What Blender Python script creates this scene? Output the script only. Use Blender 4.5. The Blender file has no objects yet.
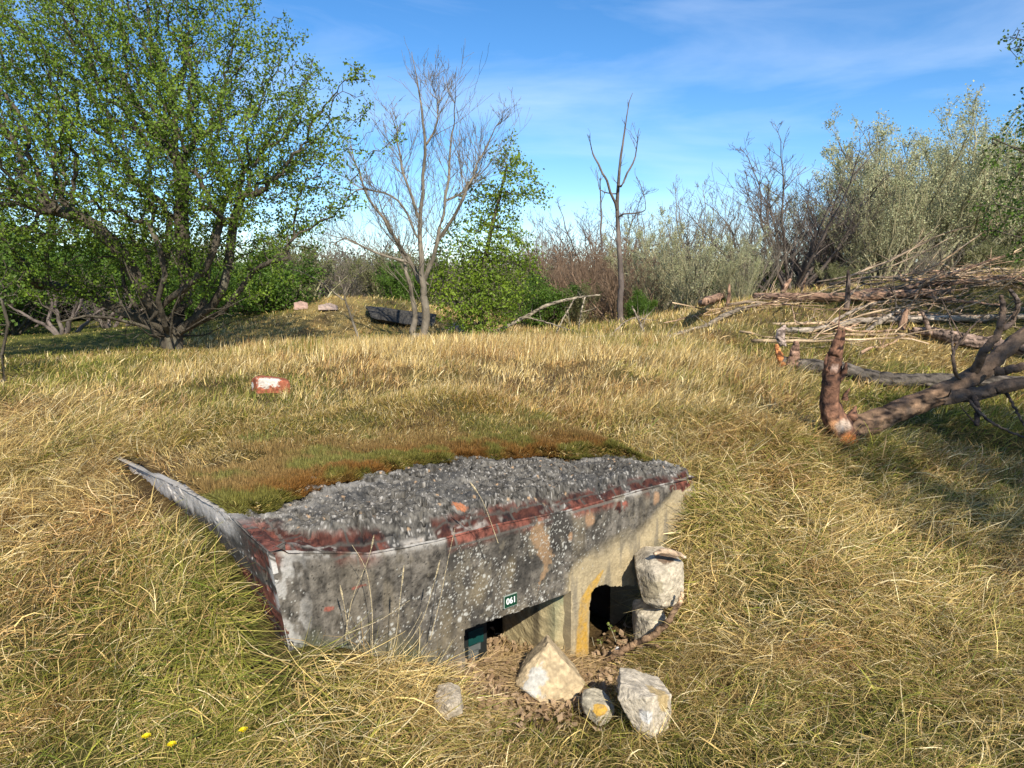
import bpy, math, random
import numpy as np
from math import radians, sin, cos, pi

# ------------------------------------------------------------------ camera, sky, sun, exposure
scene = bpy.context.scene
P = radians(8.3); FPX = 740.0; CZ = 1.6
cam = bpy.data.cameras.new("camera"); camo = bpy.data.objects.new("camera", cam)
scene.collection.objects.link(camo); scene.camera = camo
camo.location = (0, 0, CZ); camo.rotation_euler = (pi/2 - P, 0, 0)
cam.sensor_width = 36; cam.lens = 36*FPX/1024; cam.clip_start = 0.05; cam.clip_end = 3000

SUN_EL = radians(37)
SD = np.array([0.31, -0.95]); SD /= np.linalg.norm(SD)
world = bpy.data.worlds.new("World"); scene.world = world; world.use_nodes = True
wn = world.node_tree.nodes; wl = world.node_tree.links
wn.clear()
wo = wn.new('ShaderNodeOutputWorld'); bg = wn.new('ShaderNodeBackground')
sky = wn.new('ShaderNodeTexSky'); sky.sky_type = 'NISHITA'; sky.sun_disc = False
sky.sun_elevation = SUN_EL; sky.sun_rotation = math.atan2(SD[0], SD[1])
sky.air_density = 0.85; sky.dust_density = 0.05; sky.ozone_density = 4.0; sky.altitude = 0
hs = wn.new('ShaderNodeHueSaturation'); hs.inputs['Saturation'].default_value = 1.22
wl.new(sky.outputs[0], hs.inputs['Color'])
tc = wn.new('ShaderNodeTexCoord'); mp = wn.new('ShaderNodeMapping')
mp.inputs['Rotation'].default_value = (0.1, 0.25, 0.5); mp.inputs['Scale'].default_value = (1.1, 3.2, 6.5)
nz = wn.new('ShaderNodeTexNoise'); nz.inputs['Scale'].default_value = 1.5; nz.inputs['Detail'].default_value = 7
nz.inputs['Roughness'].default_value = 0.55; nz.inputs['Distortion'].default_value = 0.6
rp = wn.new('ShaderNodeValToRGB'); rp.color_ramp.elements[0].position = 0.42; rp.color_ramp.elements[1].position = 0.85
rp.color_ramp.elements[0].color = (0, 0, 0, 1); rp.color_ramp.elements[1].color = (0.32, 0.32, 0.32, 1)
mx = wn.new('ShaderNodeMix'); mx.data_type = 'RGBA'; mx.inputs['B'].default_value = (8.0, 8.6, 9.4, 1)
wl.new(tc.outputs['Generated'], mp.inputs[0]); wl.new(mp.outputs[0], nz.inputs['Vector'])
wl.new(nz.outputs[0], rp.inputs[0]); wl.new(rp.outputs[0], mx.inputs['Factor'])
wl.new(hs.outputs[0], mx.inputs['A']); wl.new(mx.outputs['Result'], bg.inputs['Color'])
bg.inputs['Strength'].default_value = 0.115
wl.new(bg.outputs[0], wo.inputs[0])

sl = bpy.data.lights.new("sun", 'SUN'); sl.energy = 5.0; sl.angle = radians(0.55); sl.color = (1.0, 0.92, 0.78)
so = bpy.data.objects.new("sun", sl); scene.collection.objects.link(so)
import mathutils
so.rotation_euler = mathutils.Vector((SD[0]*cos(SUN_EL), SD[1]*cos(SUN_EL), sin(SUN_EL))).to_track_quat('Z', 'Y').to_euler()
scene.view_settings.view_transform = 'Standard'; scene.view_settings.look = 'None'
scene.view_settings.exposure = 0.62; scene.view_settings.gamma = 1.0
scene.render.engine = 'CYCLES'
scene.cycles.max_bounces = 5; scene.cycles.diffuse_bounces = 2; scene.cycles.transmission_bounces = 3
scene.cycles.transparent_max_bounces = 4

# ------------------------------------------------------------------ numeric helpers
rng = np.random.default_rng(61); random.seed(61)
def ray(px, py):
    a = (px-512)/FPX; b = (384-py)/FPX
    return np.array([a, cos(P)+b*sin(P), -sin(P)+b*cos(P)])
CAM = np.array([0, 0, CZ])
def atY(px, py, Y): d = ray(px, py); return CAM + d*(Y/d[1])
def atZ(px, py, z): d = ray(px, py); return CAM + d*((z-CZ)/d[2])
AZ = radians(50)
Fd = np.array([sin(AZ), cos(AZ)]); Id = np.array([-cos(AZ), sin(AZ)])
RP = atZ(698, 477, .55)
def onF(px, py, v=0.0):
    d = ray(px, py); o = RP[:2] + Id*v
    return CAM + d*((o@Id)/(d[:2]@Id))
CP = onF(269, 553)
def uv(x, y): return (x-CP[0])*Fd[0]+(y-CP[1])*Fd[1], (x-CP[0])*Id[0]+(y-CP[1])*Id[1]
def xy(u, v): return CP[0]+u*Fd[0]+v*Id[0], CP[1]+u*Fd[1]+v*Id[1]
def fuz(px, py, v=0.0):
    p = onF(px, py, v); u, _ = uv(p[0], p[1]); return u, p[2]
LW = (RP-CP)[:2]@Fd          # length of the front wall
VD = 2.25                    # depth of the bunker behind its front

def h3(ix, iy, iz, s):
    n = (ix.astype(np.int64)*374761393 + iy.astype(np.int64)*668265263 + iz.astype(np.int64)*2147483647 + s*1274126177) & 0xffffffff
    n = ((n ^ (n >> 13))*1274126177) & 0xffffffff
    n = (n ^ (n >> 16)) & 0xffffff
    return n/16777215.0
def noise(x, y, z=None, s=0):
    x = np.asarray(x, float); y = np.asarray(y, float)
    z = np.zeros_like(x) if z is None else np.asarray(z, float)
    ix, iy, iz = np.floor(x), np.floor(y), np.floor(z)
    fx, fy, fz = x-ix, y-iy, z-iz
    fx = fx*fx*(3-2*fx); fy = fy*fy*(3-2*fy); fz = fz*fz*(3-2*fz)
    r = 0
    for a in (0, 1):
        for b in (0, 1):
            for c in (0, 1):
                w = (fx if a else 1-fx)*(fy if b else 1-fy)*(fz if c else 1-fz)
                r = r + w*h3(ix+a, iy+b, iz+c, s)
    return r
def fbm(x, y, z=None, s=0, o=4, g=.5):
    r = 0; a = 1; t = 0; f = 1
    for k in range(o):
        r = r + a*noise(x*f, y*f, None if z is None else z*f, s+k*17); t += a; a *= g; f *= 2.03
    return r/t
def spots(x, y, s=0, dens=1.0):
    """distance to the nearest of scattered points in 2D cells, and that point's random value"""
    ix, iy = np.floor(x), np.floor(y); best = np.full(x.shape, 9.0); val = np.zeros(x.shape)
    for a in (-1, 0, 1):
        for b in (-1, 0, 1):
            cx, cy = ix+a, iy+b
            jx = cx+h3(cx, cy, cx*0, s); jy = cy+h3(cx, cy, cx*0, s+5); rr = h3(cx, cy, cx*0, s+9)
            d = np.hypot(x-jx, y-jy); d = np.where(rr < dens, d, 9)
            m = d < best; best = np.where(m, d, best); val = np.where(m, rr, val)
    return best, val
def sstep(a, b, x): t = np.clip((x-a)/(b-a), 0, 1); return t*t*(3-2*t)
def lerp(a, b, t): return a+(b-a)*t
def mixc(c, col, m): return c*(1-m[..., None]) + np.array(col)*m[..., None]

class RBF:
    def __init__(s, pts, lam=0.004):
        p = np.array(pts, float); s.c = p[:, :2]; n = len(p)
        K = s.k(np.linalg.norm(s.c[:, None]-s.c[None], axis=2)) + np.eye(n)*lam
        Q = np.hstack([np.ones((n, 1)), s.c]); A = np.block([[K, Q], [Q.T, np.zeros((3, 3))]])
        w = np.linalg.solve(A, np.concatenate([p[:, 2], np.zeros(3)])); s.w = w[:n]; s.a = w[n:]
    def k(s, r): return r            # smooth, well behaved far away
    def __call__(s, x, y):
        sh = np.shape(x); x = np.ravel(x); y = np.ravel(y); out = np.empty(len(x))
        for i in range(0, len(x), 20000):
            X = np.stack([x[i:i+20000], y[i:i+20000]], 1)
            d = np.sqrt(((X[:, None]-s.c[None])**2).sum(2)+0.02)
            out[i:i+20000] = s.k(d)@s.w + s.a[0] + X@s.a[1:]
        return out.reshape(sh)

# ------------------------------------------------------------------ terrain shape
def A(px, py, z=None, Y=None):
    p = atZ(px, py, z) if z is not None else atY(px, py, Y); return (p[0], p[1], p[2])
def U(u, v, z): x, y = xy(u, v); return (x, y, z)
back = [A(100, 440, Y=4.3), A(150, 400, Y=5.3), A(60, 400, Y=5.4), A(250, 360, Y=7.3), A(400, 350, Y=7.6), A(550, 352, Y=7.6), A(650, 360, Y=6.8),
        A(400, 392, Y=5.5), A(550, 392, Y=5.4), A(640, 400, Y=5.2), A(720, 400, Y=5.2), A(730, 440, Y=4.4), A(700, 470, Y=3.95),
        A(680, 430, Y=4.5), A(250, 395, Y=5.3)]
front = [(-4, .5, .35), (0, .3, .02), (4, .5, .15), A(0, 768, Y=2.1), A(512, 768, Y=2.3), A(1024, 768, Y=2.2), A(250, 768, Y=2.25), A(770, 768, Y=2.25),
         A(0, 600, Y=2.95), A(0, 500, Y=3.6), A(60, 450, Y=4.15), A(150, 560, Y=2.95), A(150, 640, Y=2.62), A(90, 700, Y=2.4), A(0, 430, Y=4.6),
         U(-.05, .2, .49), U(-.05, .35, .56), U(-.05, .47, .64), U(-.05, .6, .665), U(-.05, .9, .665), U(-.05, 1.2, .635), U(-.05, 1.7, .60), U(-.05, 2.2, .60), U(-.3, .9, .61), U(-.3, 1.5, .60), U(-.02, 0, .42), U(-.02, -.08, .36), U(.2, -.08, .25), U(.45, -.08, .14), U(.72, -.07, .02), U(-.25, .1, .44), U(-.25, .6, .55),
         U(1.05, -.02, -.07), U(1.4, -.05, -.18), U(1.55, -.02, -.21), U(1.85, -.03, -.17), U(2.0, -.05, -.02), U(2.12, -.05, .2), U(2.28, -.05, .42), U(2.42, .1, .56),
         U(1.2, -.3, -.17), U(.6, -.3, -.06), U(1.8, -.3, -.12), U(1.2, .2, -.12), U(1.0, .3, -.10),
         A(700, 560, Y=3.45), A(640, 700, Y=2.66), A(740, 640, Y=2.95), A(740, 490, Y=3.9), A(800, 560, Y=3.45), A(900, 640, Y=2.95), A(1000, 600, Y=3.2), A(1024, 500, Y=4.0),
         A(900, 500, Y=3.95), A(840, 440, Y=4.65), A(1024, 440, Y=4.7), A(940, 430, Y=4.9)]
mid = [A(850, 375, Y=6.9), A(780, 365, Y=7.2), A(940, 385, Y=6.6), A(1024, 390, Y=6.6), A(1010, 335, Y=8.2), A(900, 325, Y=8.7), A(800, 320, Y=9.2), A(730, 320, Y=9.6),
       A(850, 288, Y=11.5), A(780, 296, Y=11.3), A(700, 312, Y=11.2), A(930, 278, Y=11.2), A(1010, 270, Y=11), A(1100, 265, Y=11), A(640, 342, Y=9.2), A(590, 340, Y=10.5),
       A(170, 346, Y=9.2), A(230, 350, Y=9), A(425, 340, Y=10.9), A(480, 338, Y=11.4), A(550, 338, Y=11.8), A(300, 338, Y=11.5), A(360, 330, Y=13), A(240, 325, Y=13.5),
       A(330, 297, Y=15.5), A(400, 301, Y=15.8), A(260, 315, Y=14.5), A(300, 318, Y=13.2), A(370, 318, Y=13.4), A(470, 325, Y=15), A(540, 330, Y=15), A(280, 306, Y=17), A(620, 325, Y=14), A(690, 335, Y=10.2),
       A(30, 362, Y=9.5), A(0, 352, Y=12), A(60, 335, Y=17), A(10, 330, Y=20), A(120, 330, Y=17), A(-150, 352, Y=12), A(-250, 380, Y=6), A(-200, 330, Y=22),
       (-8, 2, .6), (8, 3, .7), (10, 8, 1.5), (9, 5, 1.0), (0, 28, .3), (-12, 30, .25), (12, 26, .8), (8, 18, 1.1), (4, 19, .6), (20, 15, 1.4), (-16, 12, .4), (-7, 26, .3)]
H_out_rbf = RBF(back+front+mid)
moss_px = [(230, 515, .72), (262, 503, .715), (300, 490, .70), (345, 477, .69), (400, 465, .68), (460, 456, .66), (520, 452, .64), (600, 452, .61), (650, 458, .59), (690, 472, .565)]
mu, mv = [], []
for a, b, c in moss_px:
    p = atZ(a, b, c); u_, v_ = uv(p[0], p[1]); mu.append(u_); mv.append(v_)
mu = np.array(mu); mv = np.array(mv); o_ = np.argsort(mu); mu = mu[o_]; mv = np.maximum(mv[o_]-.10, .05)
def moss_v(u): return np.interp(u, mu, mv) + .10*(fbm(u*3.1, u*0+2.3, s=4)-.5) + .17*(fbm(u*10, u*0+7.3, s=5, g=.65)-.5)
def roof_z(u, v):
    return np.interp(u, [0, .5, 1.0, 1.5, 2.0, 2.35], [.715, .695, .67, .635, .60, .57]) + .02*v
top_pts = [(mu[i]*1.0, mv[i], 0) for i in range(len(mu))]
topc = [U(a, b, float(roof_z(a, b))+.01) for a, b, _ in top_pts] + [U(0, .4, .745), U(0, .9, .71), U(0, 1.4, .67), U(0, 1.9, .635), U(0, 2.2, .62)]
topc += [A(250, 450, Y=3.85), A(250, 470, Y=3.55), A(400, 430, Y=4.35), A(550, 420, Y=4.6), A(480, 392, Y=5.3), A(620, 430, Y=4.4), A(330, 410, Y=4.75), A(420, 405, Y=4.75), A(520, 400, Y=4.85)]
H_top_rbf = RBF(topc+back+mid)
class Lookup:
    def __init__(s, f, x0, x1, y0, y1, st):
        s.f = f; s.x0, s.y0, s.st = x0, y0, st; xs_ = np.arange(x0, x1+st, st); ys_ = np.arange(y0, y1+st, st)
        s.nx, s.ny = len(xs_), len(ys_); X, Y = np.meshgrid(xs_, ys_, indexing='ij'); s.g = f(X, Y)
    def __call__(s, x, y):
        x = np.asarray(x, float); y = np.asarray(y, float); a = (x-s.x0)/s.st; b = (y-s.y0)/s.st
        ok = (a >= 0) & (a < s.nx-1.001) & (b >= 0) & (b < s.ny-1.001); a_ = np.clip(a, 0, s.nx-1.001); b_ = np.clip(b, 0, s.ny-1.001)
        i = a_.astype(int); j = b_.astype(int); fa, fb = a_-i, b_-j; g = s.g
        r = g[i, j]*(1-fa)*(1-fb)+g[i+1, j]*fa*(1-fb)+g[i, j+1]*(1-fa)*fb+g[i+1, j+1]*fa*fb
        if not ok.all():
            r = np.array(r); bad = ~ok; r[bad] = s.f(x[bad], y[bad])
        return r
L_out = Lookup(H_out_rbf, -6, 6, 0, 12, .05); L_far = Lookup(H_out_rbf, -30, 30, -5, 46, .4)
L_out.f = L_far
L_top = Lookup(H_top_rbf, -3.5, 3, 1.5, 7, .05)
def bumps(x, y):
    d = np.hypot(x, y)
    return (fbm(x*1.3, y*1.3, s=31)-.5)*.10*sstep(2, 6, d) + (fbm(x*5, y*5, s=32, o=3)-.5)*.045
def H_out(x, y):
    h = L_out(x, y); r = np.hypot(x, y)
    far = .4 + .5*(fbm(x*.03, y*.03, s=77)-.5)
    return lerp(h, far, sstep(24, 45, r)) + bumps(x, y)
def edge(u, v):  # how far inside the bunker's rectangle
    return np.minimum(np.minimum(u, LW-u), np.minimum(v, VD-v))
def H_ground(x, y):
    h = H_out(x, y); u, v = uv(x, y)
    e = np.minimum(np.minimum(u-.03, LW-.0-u), np.minimum(v-.03, VD-v))
    m = sstep(.0, .16, e)
    inside = -.10-.08*u + .05*(fbm(x*4, y*4, s=9)-.5) - .25*sstep(.5, 1.0, v)
    return lerp(h, inside, m)
def H_patch(x, y):
    u, v = uv(x, y)
    t = L_top(x, y) + bumps(x, y)*.7
    out = sstep(-.02, .22, np.maximum(np.maximum(-(u+10), u-LW+.08), v-VD+.25))
    h = lerp(t, H_out(x, y)-.015, out)
    mvv = moss_v(u)
    s = sstep(-.03, .07, v-mvv)
    h = lerp(roof_z(u, v)-.10, np.maximum(h, roof_z(u, v)+.012), s) if False else lerp(h-.12, h+.015, s)
    return h
def surf(x, y):
    """the surface grass stands on"""
    u, v = uv(x, y); ins = (u > .02) & (u < LW+.12) & (v > 0) & (v < VD+.2)
    g = H_ground(x, y); return np.where(ins, np.maximum(H_patch(x, y), g), g)
_t = np.concatenate([np.linspace(1.2, 12, 700), np.linspace(12.03, 60, 500)])
def gpt(px, py, f=None):
    d = ray(px, py); t = _t/d[1]; X = CAM[0]+d[0]*t; Y = CAM[1]+d[1]*t; Z = CAM[2]+d[2]*t
    h = (f or surf)(X, Y); i = np.argmax(Z < h)
    if not (Z < h).any(): i = len(t)-1
    return np.array([X[i], Y[i], h[i]])

# ------------------------------------------------------------------ object helpers
COL = scene.collection
def tag(o, label=None, cat=None, group=None, kind=None):
    if label: o['label'] = label
    if cat: o['category'] = cat
    if group: o['group'] = group
    if kind: o['kind'] = kind
    return o
def mesh_np(name, V, Fc, mat, col=None, parent=None, smooth=False, base=None, link=True):
    """V (n,3); Fc list of face arrays (each m x k)"""
    V = np.asarray(V, np.float32)
    if base is not None: V = V-np.asarray(base, np.float32)
    me = bpy.data.meshes.new(name)
    if not isinstance(Fc, (list, tuple)): Fc = [Fc]
    Fc = [np.asarray(f, np.int32) for f in Fc if len(f)]
    me.vertices.add(len(V)); me.vertices.foreach_set('co', V.ravel())
    nl = sum(f.size for f in Fc); nf = sum(len(f) for f in Fc)
    me.loops.add(nl); me.polygons.add(nf)
    me.loops.foreach_set('vertex_index', np.concatenate([f.ravel() for f in Fc]))
    tot = np.concatenate([np.full(len(f), f.shape[1], np.int32) for f in Fc])
    st = np.concatenate([[0], np.cumsum(tot)[:-1]]).astype(np.int32)
    me.polygons.foreach_set('loop_start', st)
    me.polygons.foreach_set('loop_total', tot)
    me.polygons.foreach_set('use_smooth', np.full(nf, smooth))
    me.update(calc_edges=True)
    if col is not None:
        a = me.color_attributes.new('Col', 'FLOAT_COLOR', 'POINT')
        c = np.ones((len(V), 4), np.float32); c[:, :3] = col; a.data.foreach_set('color', c.ravel())
    me.materials.append(mat)
    o = bpy.data.objects.new(name, me)
    if link: COL.objects.link(o)
    if parent is not None: o.parent = parent
    return o
def empty(name, loc, label=None, cat=None, group=None):
    o = bpy.data.objects.new(name, None); COL.objects.link(o); o.location = tuple(float(c) for c in loc)
    o.empty_display_size = .1
    return tag(o, label, cat, group)
def copy_tree(o, loc, rz, sc):
    c = o.copy(); COL.objects.link(c); c.location = tuple(float(a) for a in loc); c.rotation_euler = (0, 0, rz); c.scale = sc
    for ch in o.children:
        d = ch.copy(); COL.objects.link(d); d.parent = c
    return c
def grid_faces(nu, nv, keep=None):
    i = np.arange(nu-1)[:, None]*nv + np.arange(nv-1)[None]
    q = np.stack([i, i+nv, i+nv+1, i+1], -1)
    return q[keep] if keep is not None else q.reshape(-1, 4)

# ------------------------------------------------------------------ materials
def mat_new(name, rough=.9):
    m = bpy.data.materials.new(name); m.use_nodes = True; nt = m.node_tree; nt.nodes.clear()
    out = nt.nodes.new('ShaderNodeOutputMaterial'); b = nt.nodes.new('ShaderNodeBsdfPrincipled')
    b.inputs['Roughness'].default_value = rough
    b.inputs['Specular IOR Level'].default_value = .25
    nt.links.new(b.outputs[0], out.inputs[0]); return m, nt, b, out
def add_noise(nt, scale, detail=5, coord='Object', sc=(1, 1, 1), rough=.6):
    t = nt.nodes.new('ShaderNodeTexCoord'); mpn = nt.nodes.new('ShaderNodeMapping'); mpn.inputs['Scale'].default_value = sc
    n = nt.nodes.new('ShaderNodeTexNoise'); n.inputs['Scale'].default_value = scale; n.inputs['Detail'].default_value = detail
    n.inputs['Roughness'].default_value = rough
    nt.links.new(t.outputs[coord], mpn.inputs[0]); nt.links.new(mpn.outputs[0], n.inputs['Vector']); return n
def ramp(nt, src, stops):
    r = nt.nodes.new('ShaderNodeValToRGB'); e = r.color_ramp.elements
    while len(e) < len(stops): e.new(.5)
    for k, (p_, c_) in enumerate(stops): e[k].position = p_; e[k].color = (*c_, 1)
    nt.links.new(src, r.inputs[0]); return r
def add_bump(nt, b, src, strength=.5, dist=.01):
    bp = nt.nodes.new('ShaderNodeBump'); bp.inputs['Strength'].default_value = strength; bp.inputs['Distance'].default_value = dist
    nt.links.new(src, bp.inputs['Height']); nt.links.new(bp.outputs[0], b.inputs['Normal'])
def m_noise(name, stops, scale=8, rough=.9, bump=.5, bscale=40, bdist=.01, sc=(1, 1, 1)):
    m, nt, b, _ = mat_new(name, rough); n = add_noise(nt, scale, 7, sc=sc); r = ramp(nt, n.outputs[0], stops)
    nt.links.new(r.outputs[0], b.inputs['Base Color']); n2 = add_noise(nt, bscale, 5, sc=sc); add_bump(nt, b, n2.outputs[0], bump, bdist); return m
def m_attr(name, rough=.9, bump=.4, bscale=90, bdist=.006, vary=.25, trans=0.0, spec=.25):
    m, nt, b, out = mat_new(name, rough); b.inputs['Specular IOR Level'].default_value = spec
    a = nt.nodes.new('ShaderNodeAttribute'); a.attribute_name = 'Col'
    src = a.outputs['Color']
    if vary:
        n = add_noise(nt, bscale*.6, 5); r = ramp(nt, n.outputs[0], [(.25, (1-vary,)*3), (.75, (1+vary,)*3)])
        mm = nt.nodes.new('ShaderNodeMix'); mm.data_type = 'RGBA'; mm.blend_type = 'MULTIPLY'; mm.inputs['Factor'].default_value = 1
        nt.links.new(src, mm.inputs['A']); nt.links.new(r.outputs[0], mm.inputs['B']); src = mm.outputs['Result']
    nt.links.new(src, b.inputs['Base Color'])
    if bump: n2 = add_noise(nt, bscale, 5); add_bump(nt, b, n2.outputs[0], bump, bdist)
    if trans:
        t = nt.nodes.new('ShaderNodeBsdfTranslucent'); ms = nt.nodes.new('ShaderNodeMixShader'); ms.inputs[0].default_value = trans
        nt.links.new(src, t.inputs[0]); nt.links.new(b.outputs[0], ms.inputs[1]); nt.links.new(t.outputs[0], ms.inputs[2]); nt.links.new(ms.outputs[0], out.inputs[0])
    return m
M_ground = None
def ground_mat(name):
    m, nt, b, _ = mat_new(name, 1.0); b.inputs['Specular IOR Level'].default_value = .05
    a = nt.nodes.new('ShaderNodeAttribute'); a.attribute_name = 'Col'
    n = add_noise(nt, 55, 8, sc=(1, 1, 1), rough=.75); r = ramp(nt, n.outputs[0], [(.3, (.35,)*3), (.5, (.9,)*3), (.68, (1.7,)*3)])
    mm = nt.nodes.new('ShaderNodeMix'); mm.data_type = 'RGBA'; mm.blend_type = 'MULTIPLY'; mm.inputs['Factor'].default_value = 1
    nt.links.new(a.outputs['Color'], mm.inputs['A']); nt.links.new(r.outputs[0], mm.inputs['B']); nt.links.new(mm.outputs['Result'], b.inputs['Base Color'])
    n2 = add_noise(nt, 70, 6, rough=.8); add_bump(nt, b, n2.outputs[0], 1.0, .03); return m
M_ground = ground_mat("thatch_soil")
M_grass = m_attr("dry_grass", .7, 0, vary=0, trans=.3, spec=.3)
M_leaf = m_attr("fresh_leaf", .55, 0, vary=0, trans=.42, spec=.35)
M_conc = m_attr("weathered_concrete", .93, .55, 150, .004, .22)
M_stone = m_attr("rough_stone", .9, .8, 110, .005, .3)
M_litter = m_attr("dead_leaf", .85, 0, vary=0, trans=.15)
M_bark = m_noise("hawthorn_bark", [(.3, (.035, .028, .02)), (.55, (.09, .075, .055)), (.75, (.19, .18, .13))], 9, .95, 1, 45, .02, (1, 1, .35))
M_barkgrey = m_noise("grey_bark", [(.3, (.10, .086, .068)), (.55, (.205, .175, .135)), (.75, (.32, .28, .22))], 7, .95, 1, 50, .01, (1, 1, .35))
M_barkpurple = m_noise("dark_bark", [(.3, (.06, .047, .041)), (.55, (.14, .113, .098)), (.75, (.25, .21, .18))], 7, .95, 1, 50, .01, (1, 1, .35))
M_barkred = m_noise("reddish_bark", [(.3, (.11, .07, .045)), (.55, (.22, .15, .10)), (.75, (.33, .24, .17))], 7, .95, .8, 50, .01, (1, 1, .35))
M_barkgreen = m_noise("greenish_bark", [(.3, (.16, .145, .08)), (.55, (.33, .30, .18)), (.75, (.46, .42, .28))], 7, .95, .8, 50, .01, (1, 1, .35))
M_log = m_attr("dead_wood", .85, 1.0, 70, .012, .35)
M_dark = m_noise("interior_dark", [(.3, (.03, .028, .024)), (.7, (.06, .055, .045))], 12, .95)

# ------------------------------------------------------------------ ground sheet
def axis(mn, mxv, dmin):
    def side(lim):
        out = [0.0]; s = dmin
        while out[-1] < lim:
            if out[-1] > 5: s *= 1.045
            out.append(out[-1]+s)
        return out
    a = side(mxv); b = side(-mn); return np.array([-t for t in b[:0:-1]] + a)
def straw_field(x, y): return fbm(x*.9+3, y*.9, s=41, o=4), fbm(x*3.2, y*3.2+9, s=43, o=3)
def ground_col(x, y):
    n1, n2 = straw_field(x, y)
    c = np.stack([x*0+.16, x*0+.105, x*0+.045], -1)  # brown thatch, darkened: the shade between the blades is put into this colour
    c = mixc(c, (.36, .265, .10), sstep(5, 10, np.hypot(x, y)))
    c = mixc(c, (.11, .12, .03), sstep(.42, .62, n1)*.7); c = mixc(c, (.10, .065, .04), sstep(.55, .7, n2)*.7)
    g = green_zone(x, y); c = mixc(c, (.07, .10, .022), g*.8)
    return c
def green_zone(x, y):
    g = np.exp(-(((x+7.5)/2.6)**2+((y-15)/5.5)**2))          # lawn on the far left
    g = np.maximum(g, sstep(17.5, 19, np.hypot(x, y))*.9)
    g = np.maximum(g, .75*sstep(.35, .2, np.abs(y-2.2-.05*np.abs(x-1.0)))*sstep(-.3, .4, x))
    return np.clip(g, 0, 1)
xs = axis(-350, 350, .05); ys = axis(-30, 700, .05)
X, Y = np.meshgrid(xs, ys, indexing='ij'); Z = H_ground(X, Y)
ground = mesh_np("ground", np.stack([X, Y, Z], -1).reshape(-1, 3), grid_faces(len(xs), len(ys)), M_ground, ground_col(X, Y).reshape(-1, 3), smooth=True)
tag(ground, "rough dune grassland sloping around the bunker", "ground", kind='structure')
# the earth and turf lying over the bunker's roof
uu = np.linspace(.02, LW+.3, 130); vv = np.linspace(.03, VD+.35, 150)
Ug, Vg = np.meshgrid(uu, vv, indexing='ij'); Xp, Yp = xy(Ug, Vg); Zp = H_patch(Xp, Yp)
cp = ground_col(Xp, Yp); mm_ = sstep(.75, .1, Vg-moss_v(Ug)); cp = mixc(cp, (.10, .055, .015), mm_*.7)
turf = mesh_np("turf_cover", np.stack([Xp, Yp, Zp], -1).reshape(-1, 3), grid_faces(130, 150), M_ground, cp.reshape(-1, 3), smooth=True)
tag(turf, "earth and turf covering the bunker roof", "turf", kind='structure')

# ------------------------------------------------------------------ the bunker
bunker = empty("bunker", (*xy(0, 0), .0), "half buried concrete bunker with mossy roof, low window slot and doorway in its front", "bunker")
BB = np.array(bunker.location)
top_px = [(269, 553), (320, 553), (372, 554), (405, 548), (439, 541), (500, 525), (571, 511), (640, 491), (698, 477)]
tu, tz = zip(*[fuz(*q) for q in top_px]); tu = np.array(tu); tz = np.array(tz)
band_px = [(282, 532, .705), (340, 537, .675), (418, 524, .655), (495, 510, .64), (560, 496, .625), (640, 484, .59), (690, 474, .57)]
def top_z(u): return np.interp(u, tu, tz)
u0, zl0 = fuz(465, 630); u1, zl1 = fuz(568, 594)
ud0, zd0 = fuz(592, 600); ud1, zd1 = fuz(640, 592)
ud0 += .0
UW0, UW1 = u0, u1+.03         # window from u0 to the pier
REC = .014                    # the right bay sits this much deeper
ZB = -.45
def lintel(u): return np.interp(u, [u0, u1], [zl0, zl1])
def door_top(u):
    t = (u-ud0)/(ud1-ud0)
    return np.where(t < .35, zd0+.00+.045*np.sqrt(np.clip(1-((t-.2)/.2)**2, 0, 1)) - .03*(t < .03), np.interp(t, [.35, .5, 1], [zd0+.03, zd0+.012, zd1+.03])) + .008*(noise(u*60, u*0, s=3)-.5)
# front face: fine grid with openings
du = .0045; nu = int(LW/du); nw = int((.72-ZB)/du)
ug = np.linspace(0, LW, nu); tt = np.linspace(0, 1, nw)
Uf, Tf = np.meshgrid(ug, tt, indexing='ij'); Wf = ZB + (top_z(Uf)-ZB)*Tf
jit = .006*(noise(Uf*40, Wf*40, s=8)-.5)
in_win = (Uf > UW0+jit) & (Uf < UW1) & (Wf < lintel(Uf)+jit)
in_door = (Uf > ud0+jit) & (Uf < ud1+.06) & (Wf < door_top(Uf))
hole = in_win | in_door
# right bay slightly recessed under a soft curved edge
bay_top = np.interp(Uf, [1.34, 1.40, 1.6, 1.85, 2.05, 2.2], [.20, .30, .345, .36, .45, .60])
bay = sstep(1.36, 1.39, Uf+.02*(fbm(Uf*20, Wf*20, s=16)-.5))*sstep(.05, -.04, Wf-bay_top+.1*(fbm(Uf*9, Wf*9, s=17)-.5))
rel = (fbm(Uf*4, Wf*4, s=11, o=6, g=.5)-.5)*.008 + (fbm(Uf*38, Wf*38, s=12, o=4, g=.65)-.5)*.006
pit = spots(Uf*45, Wf*45, 14, .35)[0]; rel = rel - .002*sstep(.25, .1, pit)*(fbm(Uf*4,Wf*4,s=18)>.5)
edge_t = np.clip((top_z(Uf)-Wf)/.05, 0, 1)
Dv = REC*bay + rel*1.0 + .022*(1-edge_t)**2
Dv += .010*sstep(.6, .66, fbm(Uf*5, Wf*9, s=15, o=4))*sstep(.16, .02, top_z(Uf)-Wf)
Dv -= .012*sstep(.60, .5, Wf/ .6)*0
Dv = Dv + .0
Ush = Uf + .05*np.clip((.70-Wf)/.34, 0, 1.6)*np.clip(1-Uf/.3, 0, 1)
Xf, Yf = xy(Ush, Dv)
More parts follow.
